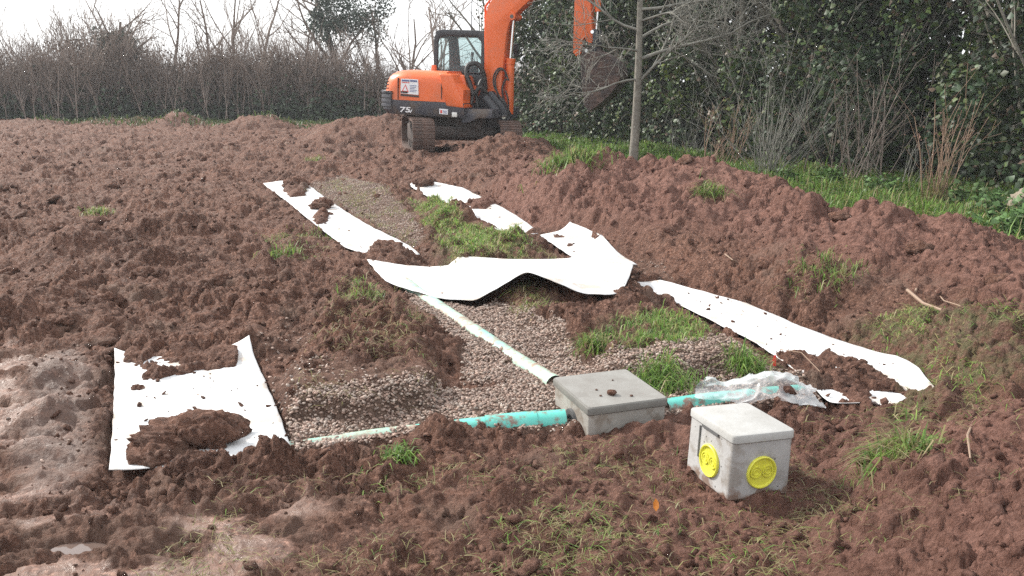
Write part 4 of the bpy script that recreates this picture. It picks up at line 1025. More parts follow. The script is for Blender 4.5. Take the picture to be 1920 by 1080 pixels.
hose([(896, 200), (893, 180), (898, 160), (903, 150)], -.5, -.3, .035)
hose([(946, 190), (935, 178), (926, 160), (926, 142), (934, 129), (944, 130), (950, 145)], -.3, -.15, .018)
hose([(950, 196), (938, 184), (930, 164), (929, 146), (937, 131), (947, 134), (953, 150)], -.33, -.15, .018)
hose([(948, 200), (944, 186), (942, 165), (948, 150), (955, 150)], -.25, -.15, .022)
hose([(942, 235), (952, 215), (953, 190), (948, 170)], -.32, -.3, .02)
# arm
AR = [(1066, -168), (1092, -176), (1108, -150), (1112, -110), (1110, -40), (1107, 0), (1110, 58), (1113, 64), (1111, 78), (1104, 86), (1096, 70), (1092, 78), (1090, 100), (1080, 106), (1074, 98), (1075, 60), (1077, 0), (1078, -60), (1072, -110)]
mb = MB(); mb.prism(PXs(AR, -.13), -.13, .13); arm = mb.build('arm', M_ORANGE, EX, bevel=.015)
q = PX(1088, -112, -.17)
mb = MB(); mb.tube([(q[0], -.21, q[1]), (q[0], .21, q[1])], .06, 14); mb.build('pivot_pin', M_BLACK, arm, smooth=True)
r0, r1, r2 = PX(1020, -112, 0), PX(1052, -146, 0), PX(1074, -164, 0)
mb = MB(); mb.tube([(r0[0] - .4, 0, r0[1] - .10), (r1[0], 0, r1[1])], .075, 12); ac = mb.build('arm_cylinder', M_ORANGE, EX, smooth=True)
mb = MB(); mb.tube([(r1[0], 0, r1[1]), (r2[0], 0, r2[1])], .035, 10); mb.build('piston_rod', M_CHROME, ac, smooth=True)
r0, r1, r2 = PX(1119, -120, 0), PX(1121, 22, 0), PX(1118, 58, 0)
mb = MB(); mb.tube([(r0[0], 0, r0[1]), (r1[0], 0, r1[1])], .065, 12); bcy = mb.build('bucket_cylinder', M_ORANGE, EX, smooth=True)
mb = MB(); mb.tube([(r1[0], 0, r1[1]), (r2[0], 0, r2[1])], .033, 10); mb.build('piston_rod', M_CHROME, bcy, smooth=True)
LK = [(1112, 54), (1120, 55), (1123, 64), (1119, 98), (1112, 99)]
for v in (-.17, .13):
    mb = MB(); mb.prism(PXs(LK, -.13), v, v + .04); mb.build('bucket_link', M_BLACK, EX, bevel=.008)
for a_, b_ in ((1112, 60), (1101, 95)):
    q = PX(a_, b_, -.13); mb = MB(); mb.tube([(q[0], -.2, q[1]), (q[0], .2, q[1])], .035, 12); mb.build('pivot_pin', M_CHROME, EX, smooth=True)
# bucket: back shell, two side plates, ears, teeth, soil load
SH = [(1098, 106), (1112, 98), (1130, 97), (1148, 106), (1163, 119), (1170, 133), (1170, 146), (1163, 162), (1150, 178), (1136, 191), (1122, 202), (1113, 207)]
sh = PXs(SH, 0); BW = .36
inn = []
cxm, cym = PX(1122, 148, 0)
for (u, w) in sh:
    d_ = math.hypot(cxm - u, cym - w); inn.append((u + (cxm - u) / d_ * .035, w + (cym - w) / d_ * .035))
mb = MB(); mb.prism(sh + inn[::-1], -BW, BW); bk = mb.build('bucket', M_BUCKET, EX, smooth=True, autosmooth=30)
side = sh + [PX(1104, 198, 0), PX(1101, 170, 0), PX(1098, 140, 0)]
for v in (-BW - .012, BW - .012):
    mb = MB(); mb.prism(side, v, v + .024); mb.build('side_plate', M_BUCKET, bk)
for v in (-.16, .12):
    mb = MB(); mb.prism(PXs([(1094, 88), (1106, 88), (1122, 90), (1136, 100), (1096, 108)], 0), v, v + .04); mb.build('mounting_ear', M_BUCKET, bk)
for k in range(5):
    v = -BW + .06 + k * (2 * BW - .12) / 4; q0, q1 = PX(1119, 200, 0), PX(1101, 212, 0)
    mb = MB(); mb.loft([[(q0[0] - .03, v - .035, q0[1] - .03), (q0[0] + .03, v - .035, q0[1] + .03), (q0[0] + .03, v + .035, q0[1] + .03), (q0[0] - .03, v + .035, q0[1] - .03)],
                        [(q1[0] - .006, v - .022, q1[1] - .006), (q1[0] + .006, v - .022, q1[1] + .006), (q1[0] + .006, v + .022, q1[1] + .006), (q1[0] - .006, v + .022, q1[1] - .006)]]); mb.build('tooth', M_BUCKET, bk)
q = PX(1119, 150, 0); ld = clod_obj('soil_load', (q[0], 0, q[1]), (.30, .385, .50), 'dark soil packed in the excavator bucket', 71, sub=5, rough=.20, col=M_BUCKET)
ld.parent = None; del ld['category']; ld.parent = bk
# --- cab
VC0, VC1 = -.02, .93
cab = empty('cab', (0, 0, 0)); cab.parent = EX
uc0 = PX(813, 100, VC0)[0]; uc1 = PX(912, 100, VC0)[0]; wc1 = PX(860, 56, VC0)[1]; wc0 = PX(860, 137, VC0)[1]
def rrect(u0, u1, w0, w1, r, k=5):
    P = []
    for cx, cy, a0, rr in ((u1 - r[0], w1 - r[0], 0, r[0]), (u0 + r[1], w1 - r[1], 90, r[1]), (u0 + r[2], w0 + r[2], 180, r[2]), (u1 - r[3], w0 + r[3], 270, r[3])):
        for i in range(k + 1):
            a = math.radians(a0 + 90 * i / k); P.append((cx + rr * math.cos(a), cy + rr * math.sin(a)))
    return P
def frame_panel(mb, outer, inner, v0, v1):
    n = len(outer); V = [(u, v0, w) for u, w in outer] + [(u, v0, w) for u, w in inner] + [(u, v1, w) for u, w in outer] + [(u, v1, w) for u, w in inner]
    Fc = []
    for i in range(n):
        j = (i + 1) % n
        Fc += [(i, j, n + j, n + i), (2 * n + i, 3 * n + i, 3 * n + j, 2 * n + j), (i, 2 * n + i, 2 * n + j, j), (n + i, n + j, 3 * n + j, 3 * n + i)]
    mb.add(V, Fc)
out = rrect(uc0, uc1, wc0, wc1, (.22, .22, .03, .03))
win = rrect(uc0 + .10, uc1 - .13, wc0 + .03, wc1 - .13, (.16, .14, .06, .06))
for v in (VC0, VC1 - .06):
    mb = MB(); frame_panel(mb, out, win, v, v + .06); mb.build('side_frame', M_BLACK, cab, bevel=.012)
    mb = MB(); mb.prism(win, v + .028, v + .033); mb.build('side_window', M_GLASS, cab)
# roof, rear and front frames between the side frames
mb = MB(); mb.prism(rrect(uc0 + .012, uc1 - .012, wc1 - .10, wc1 - .008, (.09, .09, .04, .04)), VC0 + .06, VC1 - .06); mb.build('roof', M_BLACK, cab, smooth=True)
for u0, u1, nm in ((uc0 + .012, uc0 + .06, 'rear'), (uc1 - .06, uc1 - .012, 'front')):
    mb = MB(); o2 = rrect(VC0 + .06, VC1 - .06, wc0, wc1 - .1, (.02,) * 4); i2 = rrect(VC0 + .13, VC1 - .13, wc0 + .06, wc1 - .17, (.08,) * 4)
    n = len(o2); V = [(u0, a, b) for a, b in o2] + [(u0, a, b) for a, b in i2] + [(u1, a, b) for a, b in o2] + [(u1, a, b) for a, b in i2]; Fc = []
    for i in range(n):
        j = (i + 1) % n; Fc += [(i, j, n + j, n + i), (2 * n + i, 3 * n + i, 3 * n + j, 2 * n + j), (i, 2 * n + i, 2 * n + j, j), (n + i, n + j, 3 * n + j, 3 * n + i)]
    mb.add(V, Fc); mb.build(nm + '_frame', M_BLACK, cab)
    mb = MB(); um = (u0 + u1) / 2; mb.add([(um, a, b) for a, b in i2], [tuple(range(n))]); mb.build(('rear' if nm == 'rear' else 'windscreen') + ('_window' if nm == 'rear' else ''), M_GLASS, cab)
mb = MB(); mb.box(uc0 + .01, uc1 - .01, VC0 + .01, VC1 - .01, w_mid, wc0 - .003); mb.build('cab_base', M_BLACK, cab, bevel=.03)
# seat and lever consoles
um = (uc0 + uc1) / 2
mb = MB(); mb.box(um - .32, um + .18, .22, .70, wc0 - .0, wc0 + .16); mb.build('seat_cushion', M_SEAT, cab, bevel=.05)
mb = MB(); mb.prism([(um - .36, wc0 + .1), (um - .24, wc0 + .1), (um - .33, wc0 + .78), (um - .43, wc0 + .78)], .24, .68); mb.build('seat_back', M_SEAT, cab, bevel=.05)
mb = MB(); mb.tube([(um + .2, .18, wc0), (um + .22, .18, wc0 + .38)], .02, 8); mb.tube([(um + .22, .18, wc0 + .38), (um + .22, .18, wc0 + .46)], .035, 8); mb.build('control_lever', M_SEAT, cab, smooth=True)
mb = MB(); q = PX(815.5, 127, -.1); mb.tube([(q[0], -.15, q[1] - .14), (q[0], -.15, q[1] + .06)], [.075, .055], 12); mb.build('exhaust_stub', M_ORANGE, EX, smooth=True)
# mirror and wiper side: grab rail on the far front pillar
q = PX(968, 92, .9); mb = MB(); mb.box(q[0] - .05, q[0] + .05, .82, .95, q[1] - .16, q[1] + .12); mb.build('mirror', M_BLACK, EX, bevel=.02)
mb = MB(); mb.tube([(uc1 - .02, .86, wc1 - .5), (q[0], .88, q[1] + .02)], .014, 6); mb.build('mirror_arm', M_BLACK, EX, smooth=True)
mb = MB(); q = PX(902, 40, .6); mb.tube([(um - .1, .85, wc1 - .05), (um - .1, .85, wc1 + .75)], .010, 6); mb.build('radio_aerial', M_BLACK, EX)
# --- undercarriage (turned away from the upper structure)
UC = empty('undercarriage', (0, 0, 0)); UC.parent = EX
UC.rotation_euler = (0, 0, math.radians(-78) - EX_YAW)
TL, TH, TW, GA = 1.40, .36, .46, .93          # half length to wheel centre + r, half height, shoe width, half gauge
zc_ = TH + .03
def stadium(n):
    r = TH; st = TL - r; per = 4 * st + 2 * math.pi * r; out_ = []
    for k in range(n):
        d = per * k / n
        if d < 2 * st: out_.append((-st + d, zc_ + r, 0))
        elif d < 2 * st + math.pi * r: a = (d - 2 * st) / r; out_.append((st + r * math.sin(a), zc_ + r * math.cos(a), a))
        elif d < 4 * st + math.pi * r: out_.append((st - (d - 2 * st - math.pi * r), zc_ - r, math.pi))
        else: a = (d - 4 * st - math.pi * r) / r; out_.append((-st - r * math.sin(a), zc_ - r * math.cos(a), math.pi + a))
    return out_
NPAD = 46
padm = None
for sd_ in (-1, 1):
    tk = empty('track', (0, sd_ * GA, 0)); tk.parent = UC
    for (u, w, a) in stadium(NPAD):
        if padm is None:
            mb = MB(); mb.box(-.080, .080, -TW / 2, TW / 2, -.03, .014); mb.box(-.055, -.030, -TW / 2 + .005, TW / 2 - .005, .014, .030); mb.box(.02, .045, -TW / 2 + .005, TW / 2 - .005, .014, .026)
            p = mb.build('track_pad', M_MUDDY, tk); padm = p.data
        else:
            p = bpy.data.objects.new('track_pad', padm); COL.objects.link(p); p.parent = tk
        p.location = (u, 0, w); p.rotation_euler = (0, a, 0)
    for uu, nm in ((-TL + TH, 'sprocket'), (TL - TH, 'idler_wheel')):
        mb = MB(); mb.tube([(uu, -.08, zc_), (uu, .08, zc_)], TH - .04, 22); mb.build(nm, M_UNDER, tk, smooth=True, autosmooth=40)
    mb = MB(); mb.box(-TL + .42, TL - .42, -.13, .13, zc_ - .18, zc_ + .17); mb.build('track_frame', M_UNDER, tk, bevel=.03)
    for k in range(5):
        mb = MB(); uu = -.75 + k * .375; mb.tube([(uu, -.12, .14), (uu, .12, .14)], .10, 14); mb.build('roller', M_UNDER, tk, smooth=True, autosmooth=40)
mb = MB(); mb.box(-.75, .75, -.72, .72, .36, .62); mb.build('car_body', M_UNDER, UC, bevel=.06)
mb = MB(); mb.tube([(0, 0, .60), (0, 0, w_bot + .03)], .52, 30); mb.build('slew_ring', M_UNDER, UC, smooth=True, autosmooth=40)
# dozer blade at the far end
mb = MB(); mb.prism([(-TL - .50, .10), (-TL - .44, .10), (-TL - .36, .34), (-TL - .42, .58), (-TL - .47, .58), (-TL - .43, .34)], -1.12, 1.12); mb.build('dozer_blade', M_MUDDY, UC)
for v in (-.45, .45):
    mb = MB(); mb.box(-TL - .42, -.6, v - .06, v + .06, .28, .42); mb.build('blade_arm', M_UNDER, UC)
# ------------------------------------------------------------------ trees and shrubs
class Twigs:
    """collects tapered branch tubes as arrays"""
    def __init__(s): s.V = []; s.F = []; s.n = 0
    def tube(s, pts, rad, k=4):
        pts = np.asarray(pts); n = len(pts); t = np.gradient(pts, axis=0); t /= np.linalg.norm(t, axis=1)[:, None] + 1e-9
        ref = np.array([.3, .5, .81]) if abs(t[0] @ np.array([.3, .5, .81])) < .9 else np.array([.9, -.3, .1])
        u = np.cross(t, ref); u /= np.linalg.norm(u, axis=1)[:, None] + 1e-9; w = np.cross(t, u)
        a = np.arange(k) * 2 * np.pi / k
        R = pts[:, None] + np.asarray(rad)[:, None, None] * (u[:, None] * np.cos(a)[None, :, None] + w[:, None] * np.sin(a)[None, :, None])
        i = np.arange(n * k).reshape(n, k); j = np.roll(i, -1, 1)
        s.V.append(R.reshape(-1, 3)); s.F.append(np.stack([i[:-1], j[:-1], j[1:], i[1:]], -1).reshape(-1, 4) + s.n); s.n += n * k
    def build(s, name, m, parent=None):
        return mesh_np(name, np.concatenate(s.V), np.concatenate(s.F), m, parent, smooth=True)
def branch(tw, p, d, L_, r, lvl, rs, kids, spread, wander, upb, seg=6, k=4, taper=.35, log=None, rmin=.004):
    p = np.array(p, float); d = np.array(d, float); d /= np.linalg.norm(d); P = [p.copy()]; D = [d.copy()]
    for i in range(seg):
        d = d + rs.randn(3) * wander + np.array([0, 0, upb]); d /= np.linalg.norm(d); p = p + d * L_ / seg; P.append(p.copy()); D.append(d.copy())
    rad = r * (1 - (1 - taper) * np.linspace(0, 1, seg + 1)); rad = np.maximum(rad, rmin)
    tw.tube(P, rad, k)
    if log is not None: log.append((np.array(P), lvl))
    if lvl > 0:
        for _ in range(kids[0]):
            t = .18 + .82 * rs.rand(); i = min(int(t * seg), seg - 1); f = t * seg - i
            q = P[i] * (1 - f) + P[i + 1] * f; ax = rs.randn(3); ax -= D[i] * (ax @ D[i]); ax /= np.linalg.norm(ax)
            nd = D[i] * math.cos(spread) + ax * math.sin(spread)
            branch(tw, q, nd, L_ * (.38 + .35 * rs.rand()) * (1.1 - .45 * t), max(rad[i] * .55, rmin), lvl - 1, rs, kids[1:], spread * (.8 + .4 * rs.rand()), wander * 1.1, upb, max(3, seg - 1), max(3, k - 1), taper, log, rmin)
def leaf_mesh(name, P, N_, size, cols, rs, m, parent, kind=None):
    """folded pointed leaves: 4 verts + midrib -> 2 triangles each side"""
    n = len(P); N_ = N_ / (np.linalg.norm(N_, axis=1)[:, None] + 1e-9)
    a = rs.randn(n, 3); a -= N_ * (a * N_).sum(1)[:, None]; a /= np.linalg.norm(a, axis=1)[:, None] + 1e-9; b = np.cross(N_, a)
    S = (size * (.6 + .8 * rs.rand(n)))[:, None]
    tip, bas = P + a * S * .62, P - a * S * .5
    l = P + b * S * .5 - N_ * S * .14 - a * S * .12; r = P - b * S * .5 - N_ * S * .14 - a * S * .12
    V = np.stack([bas, r, tip, l], 1).reshape(-1, 3); k = np.arange(n)[:, None] * 4
    Fc = np.concatenate([k + [[0, 1, 2]], k + [[0, 2, 3]]], 0)
    C = np.repeat(np.c_[cols, np.ones(n)], 4, 0)
    return mesh_np(name, V, Fc, m, parent, attrs={'col': ('FLOAT_COLOR', C)})
IVY = np.array([(.026, .050, .022), (.020, .040, .020), (.036, .062, .024), (.030, .046, .026), (.060, .085, .030)])
def ivy_tree(loc, H, seed, rx, nleaf, label, lean=0.0, leafs=.075, light=1.0, brown=.0, low=0.05, group='ivy-clad trees of the verge hedge', shoots=9):
    rs = np.random.RandomState(seed); root = empty('ivy_tree', loc); tag(root, label, 'tree', group)
    tw = Twigs()
    branch(tw, (0, 0, -.1), (lean, 0, 1), H * .9, .11, 2, rs, (7, 4), .6, .07, .03, 9, 6, .4, None, .008); tw.build('trunk', M_BARK, root)
    # crown: clumps of leaves hung on lobes up the whole height
    nl = 26 + int(H * 5); lob = np.c_[rs.randn(nl) * rx * .5, rs.randn(nl) * rx * .45, low + (H - low) * rs.rand(nl)]
    lr = rx * (.32 + .42 * rs.rand(nl)); lr *= 1 - .35 * (lob[:, 2] / H)
    kx = rs.randint(0, nl, nleaf); v = rs.randn(nleaf, 3); v /= np.linalg.norm(v, axis=1)[:, None]
    rr = np.clip(1 - np.abs(rs.randn(nleaf)) * .22, .2, 1.12)
    P = lob[kx] + v * (lr[kx] * rr)[:, None] * np.array([1, 1, 1.15]); P[:, 2] = np.clip(P[:, 2], .03 + .2 * rs.rand(nleaf), H + .4)
    N_ = v * .8 + rs.randn(nleaf, 3) * .55 + np.array([0, -.15, .25])
    tone = (.6 + .9 * rs.rand(nl))[kx]; hue = rs.rand(nl)[kx]
    c = IVY[rs.randint(0, 5, nleaf)] * tone[:, None] * light * (.75 + .5 * rs.rand(nleaf, 1)); c[hue > .8] = c[hue > .8] * np.array([1.5, 1.35, .9])
    bm_ = rs.rand(nleaf) < brown; c[bm_] = np.array([.12, .085, .06]) * (.6 + .8 * rs.rand(bm_.sum(), 1))
    leaf_mesh('crown', P, N_, leafs, c, rs, M_LEAF, root)
    tw = Twigs()
    for _ in range(shoots):
        a = rs.rand() * 6.28; h = H * (.1 + .8 * rs.rand()); branch(tw, (math.cos(a) * rx * .7, -abs(math.sin(a)) * rx * .8, h), (rs.randn() * .6, -.5, .4 + .5 * rs.rand()), .5 + .6 * rs.rand(), .010, 1, rs, (4,), .6, .14, .03, 5, 3, .4)
    tw.build('bare_shoots', M_TWIG2, root)['kind'] = 'stuff'
    return root
# ivy hedge along the verge, from behind the excavator to beyond the right edge
line = np.array([(.0, 27.0), (1.7, 24.6), (3.4, 21.6), (5.2, 18.2), (6.4, 15.2), (7.4, 12.4), (8.3, 9.8), (9.4, 7.0)])
dl = np.r_[0, np.cumsum(np.hypot(*(line[1:] - line[:-1]).T))]
NT = 17
def ivy_label(i):
    y = np.interp(dl[-1] * (i + .5) / NT, dl, line[:, 1])
    return ('tall tree smothered in dark green ivy behind the excavator bucket' if y > 20.5 else 'tall tree smothered in dark green ivy behind the young bare tree' if y > 16.5
            else 'tall tree smothered in dark green ivy behind the bare cane shrubs' if y > 11.5 else 'tall tree smothered in dark green ivy behind the boulder')
for i in range(NT):
    d = dl[-1] * (i + .5) / NT; x, y = np.interp(d, dl, line[:, 0]), np.interp(d, dl, line[:, 1])
    near_ = ss(24, 9, y)
    rr = np.random.RandomState(500 + i)
    ivy_tree((x + rr.randn() * .2, y + rr.randn() * .25, -.05), 4.4 + 1.3 * rr.rand() + .4 * near_, 300 + i, 1.15, int(7200 + 3000 * near_), ivy_label(i), rr.randn() * .08, .085 if y > 14 else .075, 1.0 + .25 * rr.rand(), .04 + .06 * rr.rand())
# second row closing the hedge from behind
for i in range(10):
    d = dl[-1] * (i + .3) / 10; x, y = np.interp(d, dl, line[:, 0]) + 2.0, np.interp(d, dl, line[:, 1]) + 1.2
    ivy_tree((x, y, -.1), 5.6 + 1.2 * np.random.RandomState(i).rand(), 340 + i, 1.5, 4200, 'dark tree trunk and crown standing deep behind the ivy hedge', 0, .16, .7, 0, .0, 'trees behind the ivy hedge', 4)

# far left hedge: bare twiggy shrubs
def hedge_shrub(seed, H, rx, nst, dense, name='hedge_shrub'):
    rs = np.random.RandomState(seed); root = empty(name); tw = Twigs()
    for _ in range(nst):
        x, y = rs.randn() * rx * .5, rs.randn() * .45; h = H * (.55 + .5 * rs.rand())
        branch(tw, (x, y, -.05), (rs.randn() * .16, rs.randn() * .14, 1), h, .018 + .014 * rs.rand(), 2 if rs.rand() < .5 else 1, rs, (dense, 3), .45, .06, .04, 5, 3, .35, None, .0065)
    tw.build('stems', M_TWIG, root)
    n = 1500; P = np.c_[rs.randn(n) * rx * .6, rs.randn(n) * .5 - .15, np.abs(rs.randn(n)) * .55]
    c = np.array([(.030, .048, .024)]) * (.6 + .9 * rs.rand(n, 1)); leaf_mesh('undergrowth', P, rs.randn(n, 3) + [0, -.6, .5], .13, c, rs, M_LEAF, root)
    n = 1300; P = np.c_[rs.randn(n) * rx * .55, rs.randn(n) * .45, H * (.15 + .75 * rs.rand(n))]
    c = np.array([(.10, .072, .055)]) * (.6 + .8 * rs.rand(n, 1)); leaf_mesh('dead_leaves', P, rs.randn(n, 3), .065, c, rs, M_LEAF, root)
    return root
protos = [hedge_shrub(600, 2.5, 1.5, 46, 8), hedge_shrub(601, 2.2, 1.4, 44, 8), hedge_shrub(602, 2.8, 1.5, 42, 8)]
used = [False] * 3
for i in range(26):
    rr = np.random.RandomState(700 + i); k = i % 3
    o = protos[k] if not used[k] else copy_tree(protos[k]); used[k] = True
    x = -25.0 + i * 1.12 + rr.randn() * .2; yv = 35.6 + rr.randn() * .5 - .0 * x
    o.location = (x, yv, -.05); o.rotation_euler = (0, 0, rr.choice([0, math.pi]) + rr.randn() * .2); sc_ = (.85 + .35 * rr.rand()) * (.72 if x > -6.5 else 1); o.scale = (sc_, sc_, sc_ * (.9 + .2 * rr.rand()))
    tag(o, 'bare brown twiggy shrub in the hedgerow at the end of the field', 'shrub', 'bare shrubs of the far hedgerow')
# second, deeper line that thickens the hedge
for i in range(14):
    rr = np.random.RandomState(760 + i); o = copy_tree(protos[rr.randint(3)])
    o.location = (-25.5 + i * 2.2 + rr.randn() * .2, 37.4 + rr.randn() * .4, -.05); o.rotation_euler = (0, 0, rr.rand() * 6.28); sc_ = (1.0 + .35 * rr.rand()) * (.62 if o.location.x > -6.5 else 1); o.scale = (sc_, sc_, sc_)
    tag(o, 'taller bare shrub in the back line of the far hedgerow', 'shrub', 'back line of the far hedgerow')
def bare_tree(loc, H, seed, label, m=M_TWIG, r=.09, kids=(8, 4, 3), spread=.6, wander=.09, lean=(0, 0), name='bare_tree', rmin=.007, upb=.03, trunk_only=None):
    rs = np.random.RandomState(seed); root = empty(name, loc); tag(root, label, 'tree'); tw = Twigs()
    branch(tw, (0, 0, -.1), (lean[0], lean[1], 1), H, r, len(kids), rs, kids, spread, wander, upb, 9, 6, .3, None, rmin)
    o = tw.build('branches', m, root); return root
for px, H, sd_, lb in ((520, 6.2, 801, 'tall bare tree with upswept branches rising above the far hedge'), (330, 5.8, 802, 'slender bare tree leaning out of the far hedge'), (405, 5.2, 803, 'bare many branched tree above the densest part of the far hedge'),
                       (455, 5.6, 804, 'thin bare sapling beside the upswept tree in the far hedge'), (720, 5.0, 805, 'bare tree with spreading twigs just behind the excavator tail'), (590, 4.6, 806, 'bare tree between the upswept tree and the ivy crowned tree'),
                       (835, 5.0, 807, 'bare tree seen over the excavator cab roof'), (775, 4.4, 809, 'twiggy bare tree between excavator tail and cab')):
    y = 38.5 if px < 800 else 34
    bare_tree(((px - 960) / F_PX * y * 1.0, y, -.1), H, sd_, lb, r=.10, rmin=.010)
# ivy crowned tree and the evergreen bush in that hedge
def clump_tree(loc, H, seed, label, z0, rx, rz, nleaf, leafs, col, name='ivy_tree'):
    rs = np.random.RandomState(seed); root = empty(name, loc); tag(root, label, 'tree'); tw = Twigs()
    branch(tw, (0, 0, -.1), (.02, 0, 1), H, .16, 3, rs, (10, 5, 3), .75, .07, .02, 9, 6, .35, None, .010); tw.build('trunk', M_TWIG, root)
    nl = 40; lob = np.c_[rs.randn(nl) * rx * .45, rs.randn(nl) * rx * .4, z0 + rz * (2 * rs.rand(nl) - 1)]; lr = rx * (.22 + .3 * rs.rand(nl))
    k = rs.randint(0, nl, nleaf); v = rs.randn(nleaf, 3); v /= np.linalg.norm(v, axis=1)[:, None]
    P = lob[k] + v * (lr[k] * np.clip(1 - np.abs(rs.randn(nleaf)) * .25, .1, 1.15))[:, None]
    c = np.array([col]) * (.6 + .8 * rs.rand(nl))[k][:, None] * (.7 + .6 * rs.rand(nleaf, 1)); leaf_mesh('crown', P, v + rs.randn(nleaf, 3) * .6, leafs, c, rs, M_LEAF, root)
y = 37.5; clump_tree(((655 - 960) / F_PX * y, y, -.1), 6.5, 821, 'dark ivy crowned tree towering over the far hedge', 4.6, 1.45, 1.2, 9500, .075, (.045, .070, .050))
y = 37.0; clump_tree(((245 - 960) / F_PX * y, y, -.1), 4.2, 822, 'dark evergreen bush poking out of the far hedge', 3.0, .9, .6, 2600, .10, (.045, .062, .045), 'evergreen_bush')
# young bare tree on the verge in front of the ivy
def young_tree():
    rs = np.random.RandomState(41); y = 15.6; x0 = (1186 - 960) / F_PX * (y * CP + CAM_H * SP)
    root = empty('young_tree', (x0, y, 0)); tag(root, 'young bare tree with smooth grey trunk and lichen grey twigs on the verge', 'tree')
    hs = np.linspace(-.2, 5.2, 14); tr_ = np.c_[.018 * hs + .02 * np.sin(hs * 1.3), .01 * hs, hs]; tw = Twigs(); tw.tube(tr_, .092 - .0145 * np.clip(hs, 0, 5.2), 10); tw.build('trunk', M_BARK, root)
    tw = Twigs()
    limbs = [(1.55, (.75, -.25, .75), 1.5, .034), (1.62, (-.9, -.3, -.05), 1.7, .022), (1.95, (.95, -.1, .25), 2.3, .036), (2.1, (-.8, -.5, .25), 1.8, .024), (2.3, (.8, .2, .4), 2.0, .032), (2.45, (-.9, .1, .3), 2.0, .026),
             (2.6, (.5, -.8, .35), 1.7, .026), (2.8, (.9, -.3, .25), 2.2, .03), (2.9, (-.7, -.4, .5), 1.9, .026), (3.1, (.7, .5, .5), 2.0, .028), (3.3, (-.8, .3, .3), 1.8, .026), (3.5, (.8, -.2, .3), 2.1, .026), (3.8, (-.5, -.4, .6), 1.6, .024), (4.1, (.5, .3, .7), 1.6, .024), (4.5, (-.3, .3, .8), 1.2, .02)]
    for h, d, L_, r in limbs:
        p = (np.interp(h, hs, tr_[:, 0]), np.interp(h, hs, tr_[:, 1]), h)
        branch(tw, p, d, L_, r, 3, rs, (10, 5, 3), .7, .13, .01, 7, 5, .3, None, .0042)
    tw.build('branches', M_TWIG2, root)
young_tree()
# bare shrubs at the back of the verge
def cane_shrub(px, py, n, H, label, seed, m, spread, z0=0, r=.009, kids=(4,), base_r=.12, name='cane_shrub', straw=0):
    rs = np.random.RandomState(seed); x, y = G(px, py, z0); root = empty(name, (x, y, z0 - .02)); tag(root, label, 'shrub'); tw = Twigs()
    for _ in range(n):
        d = np.array([rs.randn() * spread, rs.randn() * spread * .7, 1]); branch(tw, (rs.randn() * base_r, rs.randn() * base_r, -.03), d, H * (.5 + .65 * rs.rand()), r * (.7 + .6 * rs.rand()), 1 if rs.rand() < .8 else 2, rs, kids + (3,), .5, .05, .02, 6, 4, .35, None, .0028)
    tw.build('canes', m, root)
    if straw:
        q = np.c_[rs.randn(straw) * .10, rs.randn(straw) * .08, np.zeros(straw)]; V, Fc, C = blades(q, .45, .004, .3, rs, 1.0); mesh_np('dead_stalks', V, Fc, M_GRASS, root, attrs={'col': ('FLOAT_COLOR', C)})
cane_shrub(1440, 340, 34, 1.7, 'dense fan of thin bare grey stems growing from the grass', 901, M_TWIG2, .42, base_r=.1)
cane_shrub(1590, 345, 24, 1.9, 'clump of stout pale bare stems leaning against the ivy', 902, M_STEM2, .34, r=.013, base_r=.25, kids=(3,))
cane_shrub(1752, 392, 16, 1.35, 'tight bunch of reddish canes with straw at the base', 903, M_STEM, .16, base_r=.06, straw=160, r=.009, kids=(2,))
cane_shrub(1345, 318, 18, 1.0, 'low russet bramble canes behind the crest of the spoil heap', 904, M_STEM, .5, base_r=.2)
cane_shrub(1690, 365, 5, 1.0, 'few thin grey whips between the stout clump and the reddish canes', 905, M_TWIG2, .3, base_r=.1)
cane_shrub(1290, 300, 14, 1.1, 'thin scrubby whips at the hedge foot beside the young tree', 906, M_TWIG2, .45, base_r=.25)
# pale stem at the right-hand end of the hedge
bare_tree((7.0, 11.2, -.05), 4.5, 911, 'slim pale grey tree trunk at the near end of the ivy hedge', M_BARK, .05, (4, 3), .6, .05, name='slim_tree', rmin=.004)
bare_tree((6.1, 16.4, -.05), 5.5, 912, 'brown bare trunk showing through a gap high in the ivy', M_BARK, .10, (5, 3), .6, .04, name='slim_tree', rmin=.005)
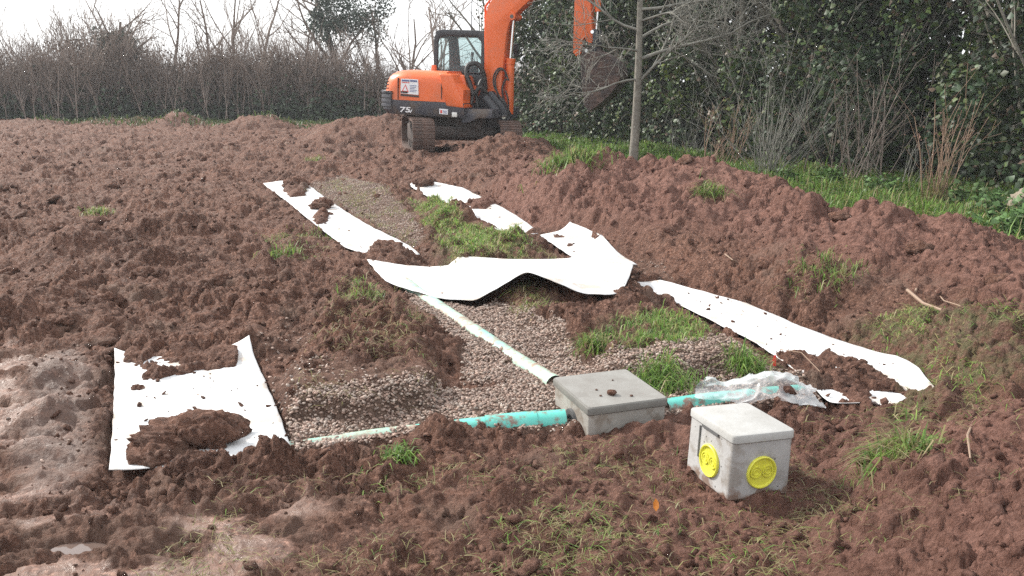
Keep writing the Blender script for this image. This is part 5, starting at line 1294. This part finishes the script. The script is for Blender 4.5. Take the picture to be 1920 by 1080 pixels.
# leafy weeds by the hedge foot
def weed(px, py, n, H, label, seed, col, leafs=.06):
    rs = np.random.RandomState(seed); x, y = G(px, py, 0); root = empty('leafy_weed', (x, y, 0)); tag(root, label, 'weed'); tw = Twigs(); log = []
    for _ in range(max(4, n // 45)): branch(tw, (rs.randn() * .12, rs.randn() * .1, 0), (rs.randn() * .4, rs.randn() * .4, 1), H * (.6 + .5 * rs.rand()), .005, 1, rs, (3,), .6, .1, .0, 4, 3, .5, log, .002)
    tw.build('stems', mat_weed, root); A = np.concatenate([l[0] for l in log]); k = rs.randint(0, len(A), n); P = A[k] + rs.randn(n, 3) * .05; P[:, 2] = np.abs(P[:, 2]) + .02
    c = np.array([col]) * (.65 + .7 * rs.rand(n, 1)); leaf_mesh('leaves', P, rs.randn(n, 3) * .6 + [0, 0, 1], leafs, c, rs, M_LEAF, root)
mat_weed = mat('weed_stem', (.09, .12, .04), .7)
for px, py, n, H, lb, sd_, col in ((1870, 420, 420, .35, 'leafy nettles in front of the boulder', 921, (.075, .14, .045)), (1895, 455, 420, .3, 'low bright nettles where the spoil meets the verge', 922, (.085, .16, .05)), (1560, 362, 320, .3, 'leafy green weeds below the stout bare stems', 923, (.07, .13, .035)),
                                   (1880, 350, 380, .65, 'tall leafy weed beside the boulder at the hedge', 924, (.06, .10, .04)), (1640, 372, 260, .28, 'leafy green weeds between the bare shrubs', 925, (.075, .14, .04)), (1470, 360, 240, .25, 'leafy weeds at the foot of the fan of grey stems', 926, (.07, .13, .035)), (1810, 400, 300, .3, 'leafy weeds next to the reddish canes', 927, (.075, .13, .04))):
    weed(px, py, n, H, lb, sd_, col)
# boulder and slab at the verge
M_ROCK = mat('boulder_stone', (.26, .215, .165), .85, (.19, .16, .12), 6, bump=.5, bscale=18, dist=.02)
x, y = G(1915, 412, 0); o = clod_obj('boulder', (x, y, .14), (.20, .17, .20), 'rounded pale brown boulder at the hedge foot', 31, 'boulder', .3, 4, M_ROCK, .16)
x, y = G(1862, 408, 0); o = clod_obj('stone_slab', (x, y + .1, .09), (.30, .14, .12), 'low mossy stone slab beside the boulder', 32, 'stone', .2, 4, mat('mossy_stone', (.16, .145, .095), .9, (.10, .105, .06), 5, bump=.5, bscale=20, dist=.02), .2)

# ------------------------------------------------------------------ thin autumn haze
mh = bpy.data.materials.new('haze'); mh.use_nodes = True; N, L = mh.node_tree.nodes, mh.node_tree.links
N.remove(N['Principled BSDF']); pv = N.new('ShaderNodeVolumePrincipled'); pv.inputs['Color'].default_value = (.95, .97, 1, 1); pv.inputs['Density'].default_value = .0014
L.new(pv.outputs[0], N['Material Output'].inputs['Volume'])
mb = MB(); mb.box(-155, 155, -65, 245, -2.2, 9.5); tag(mb.build('haze', mh), 'thin pale haze in the autumn air', kind='stuff')
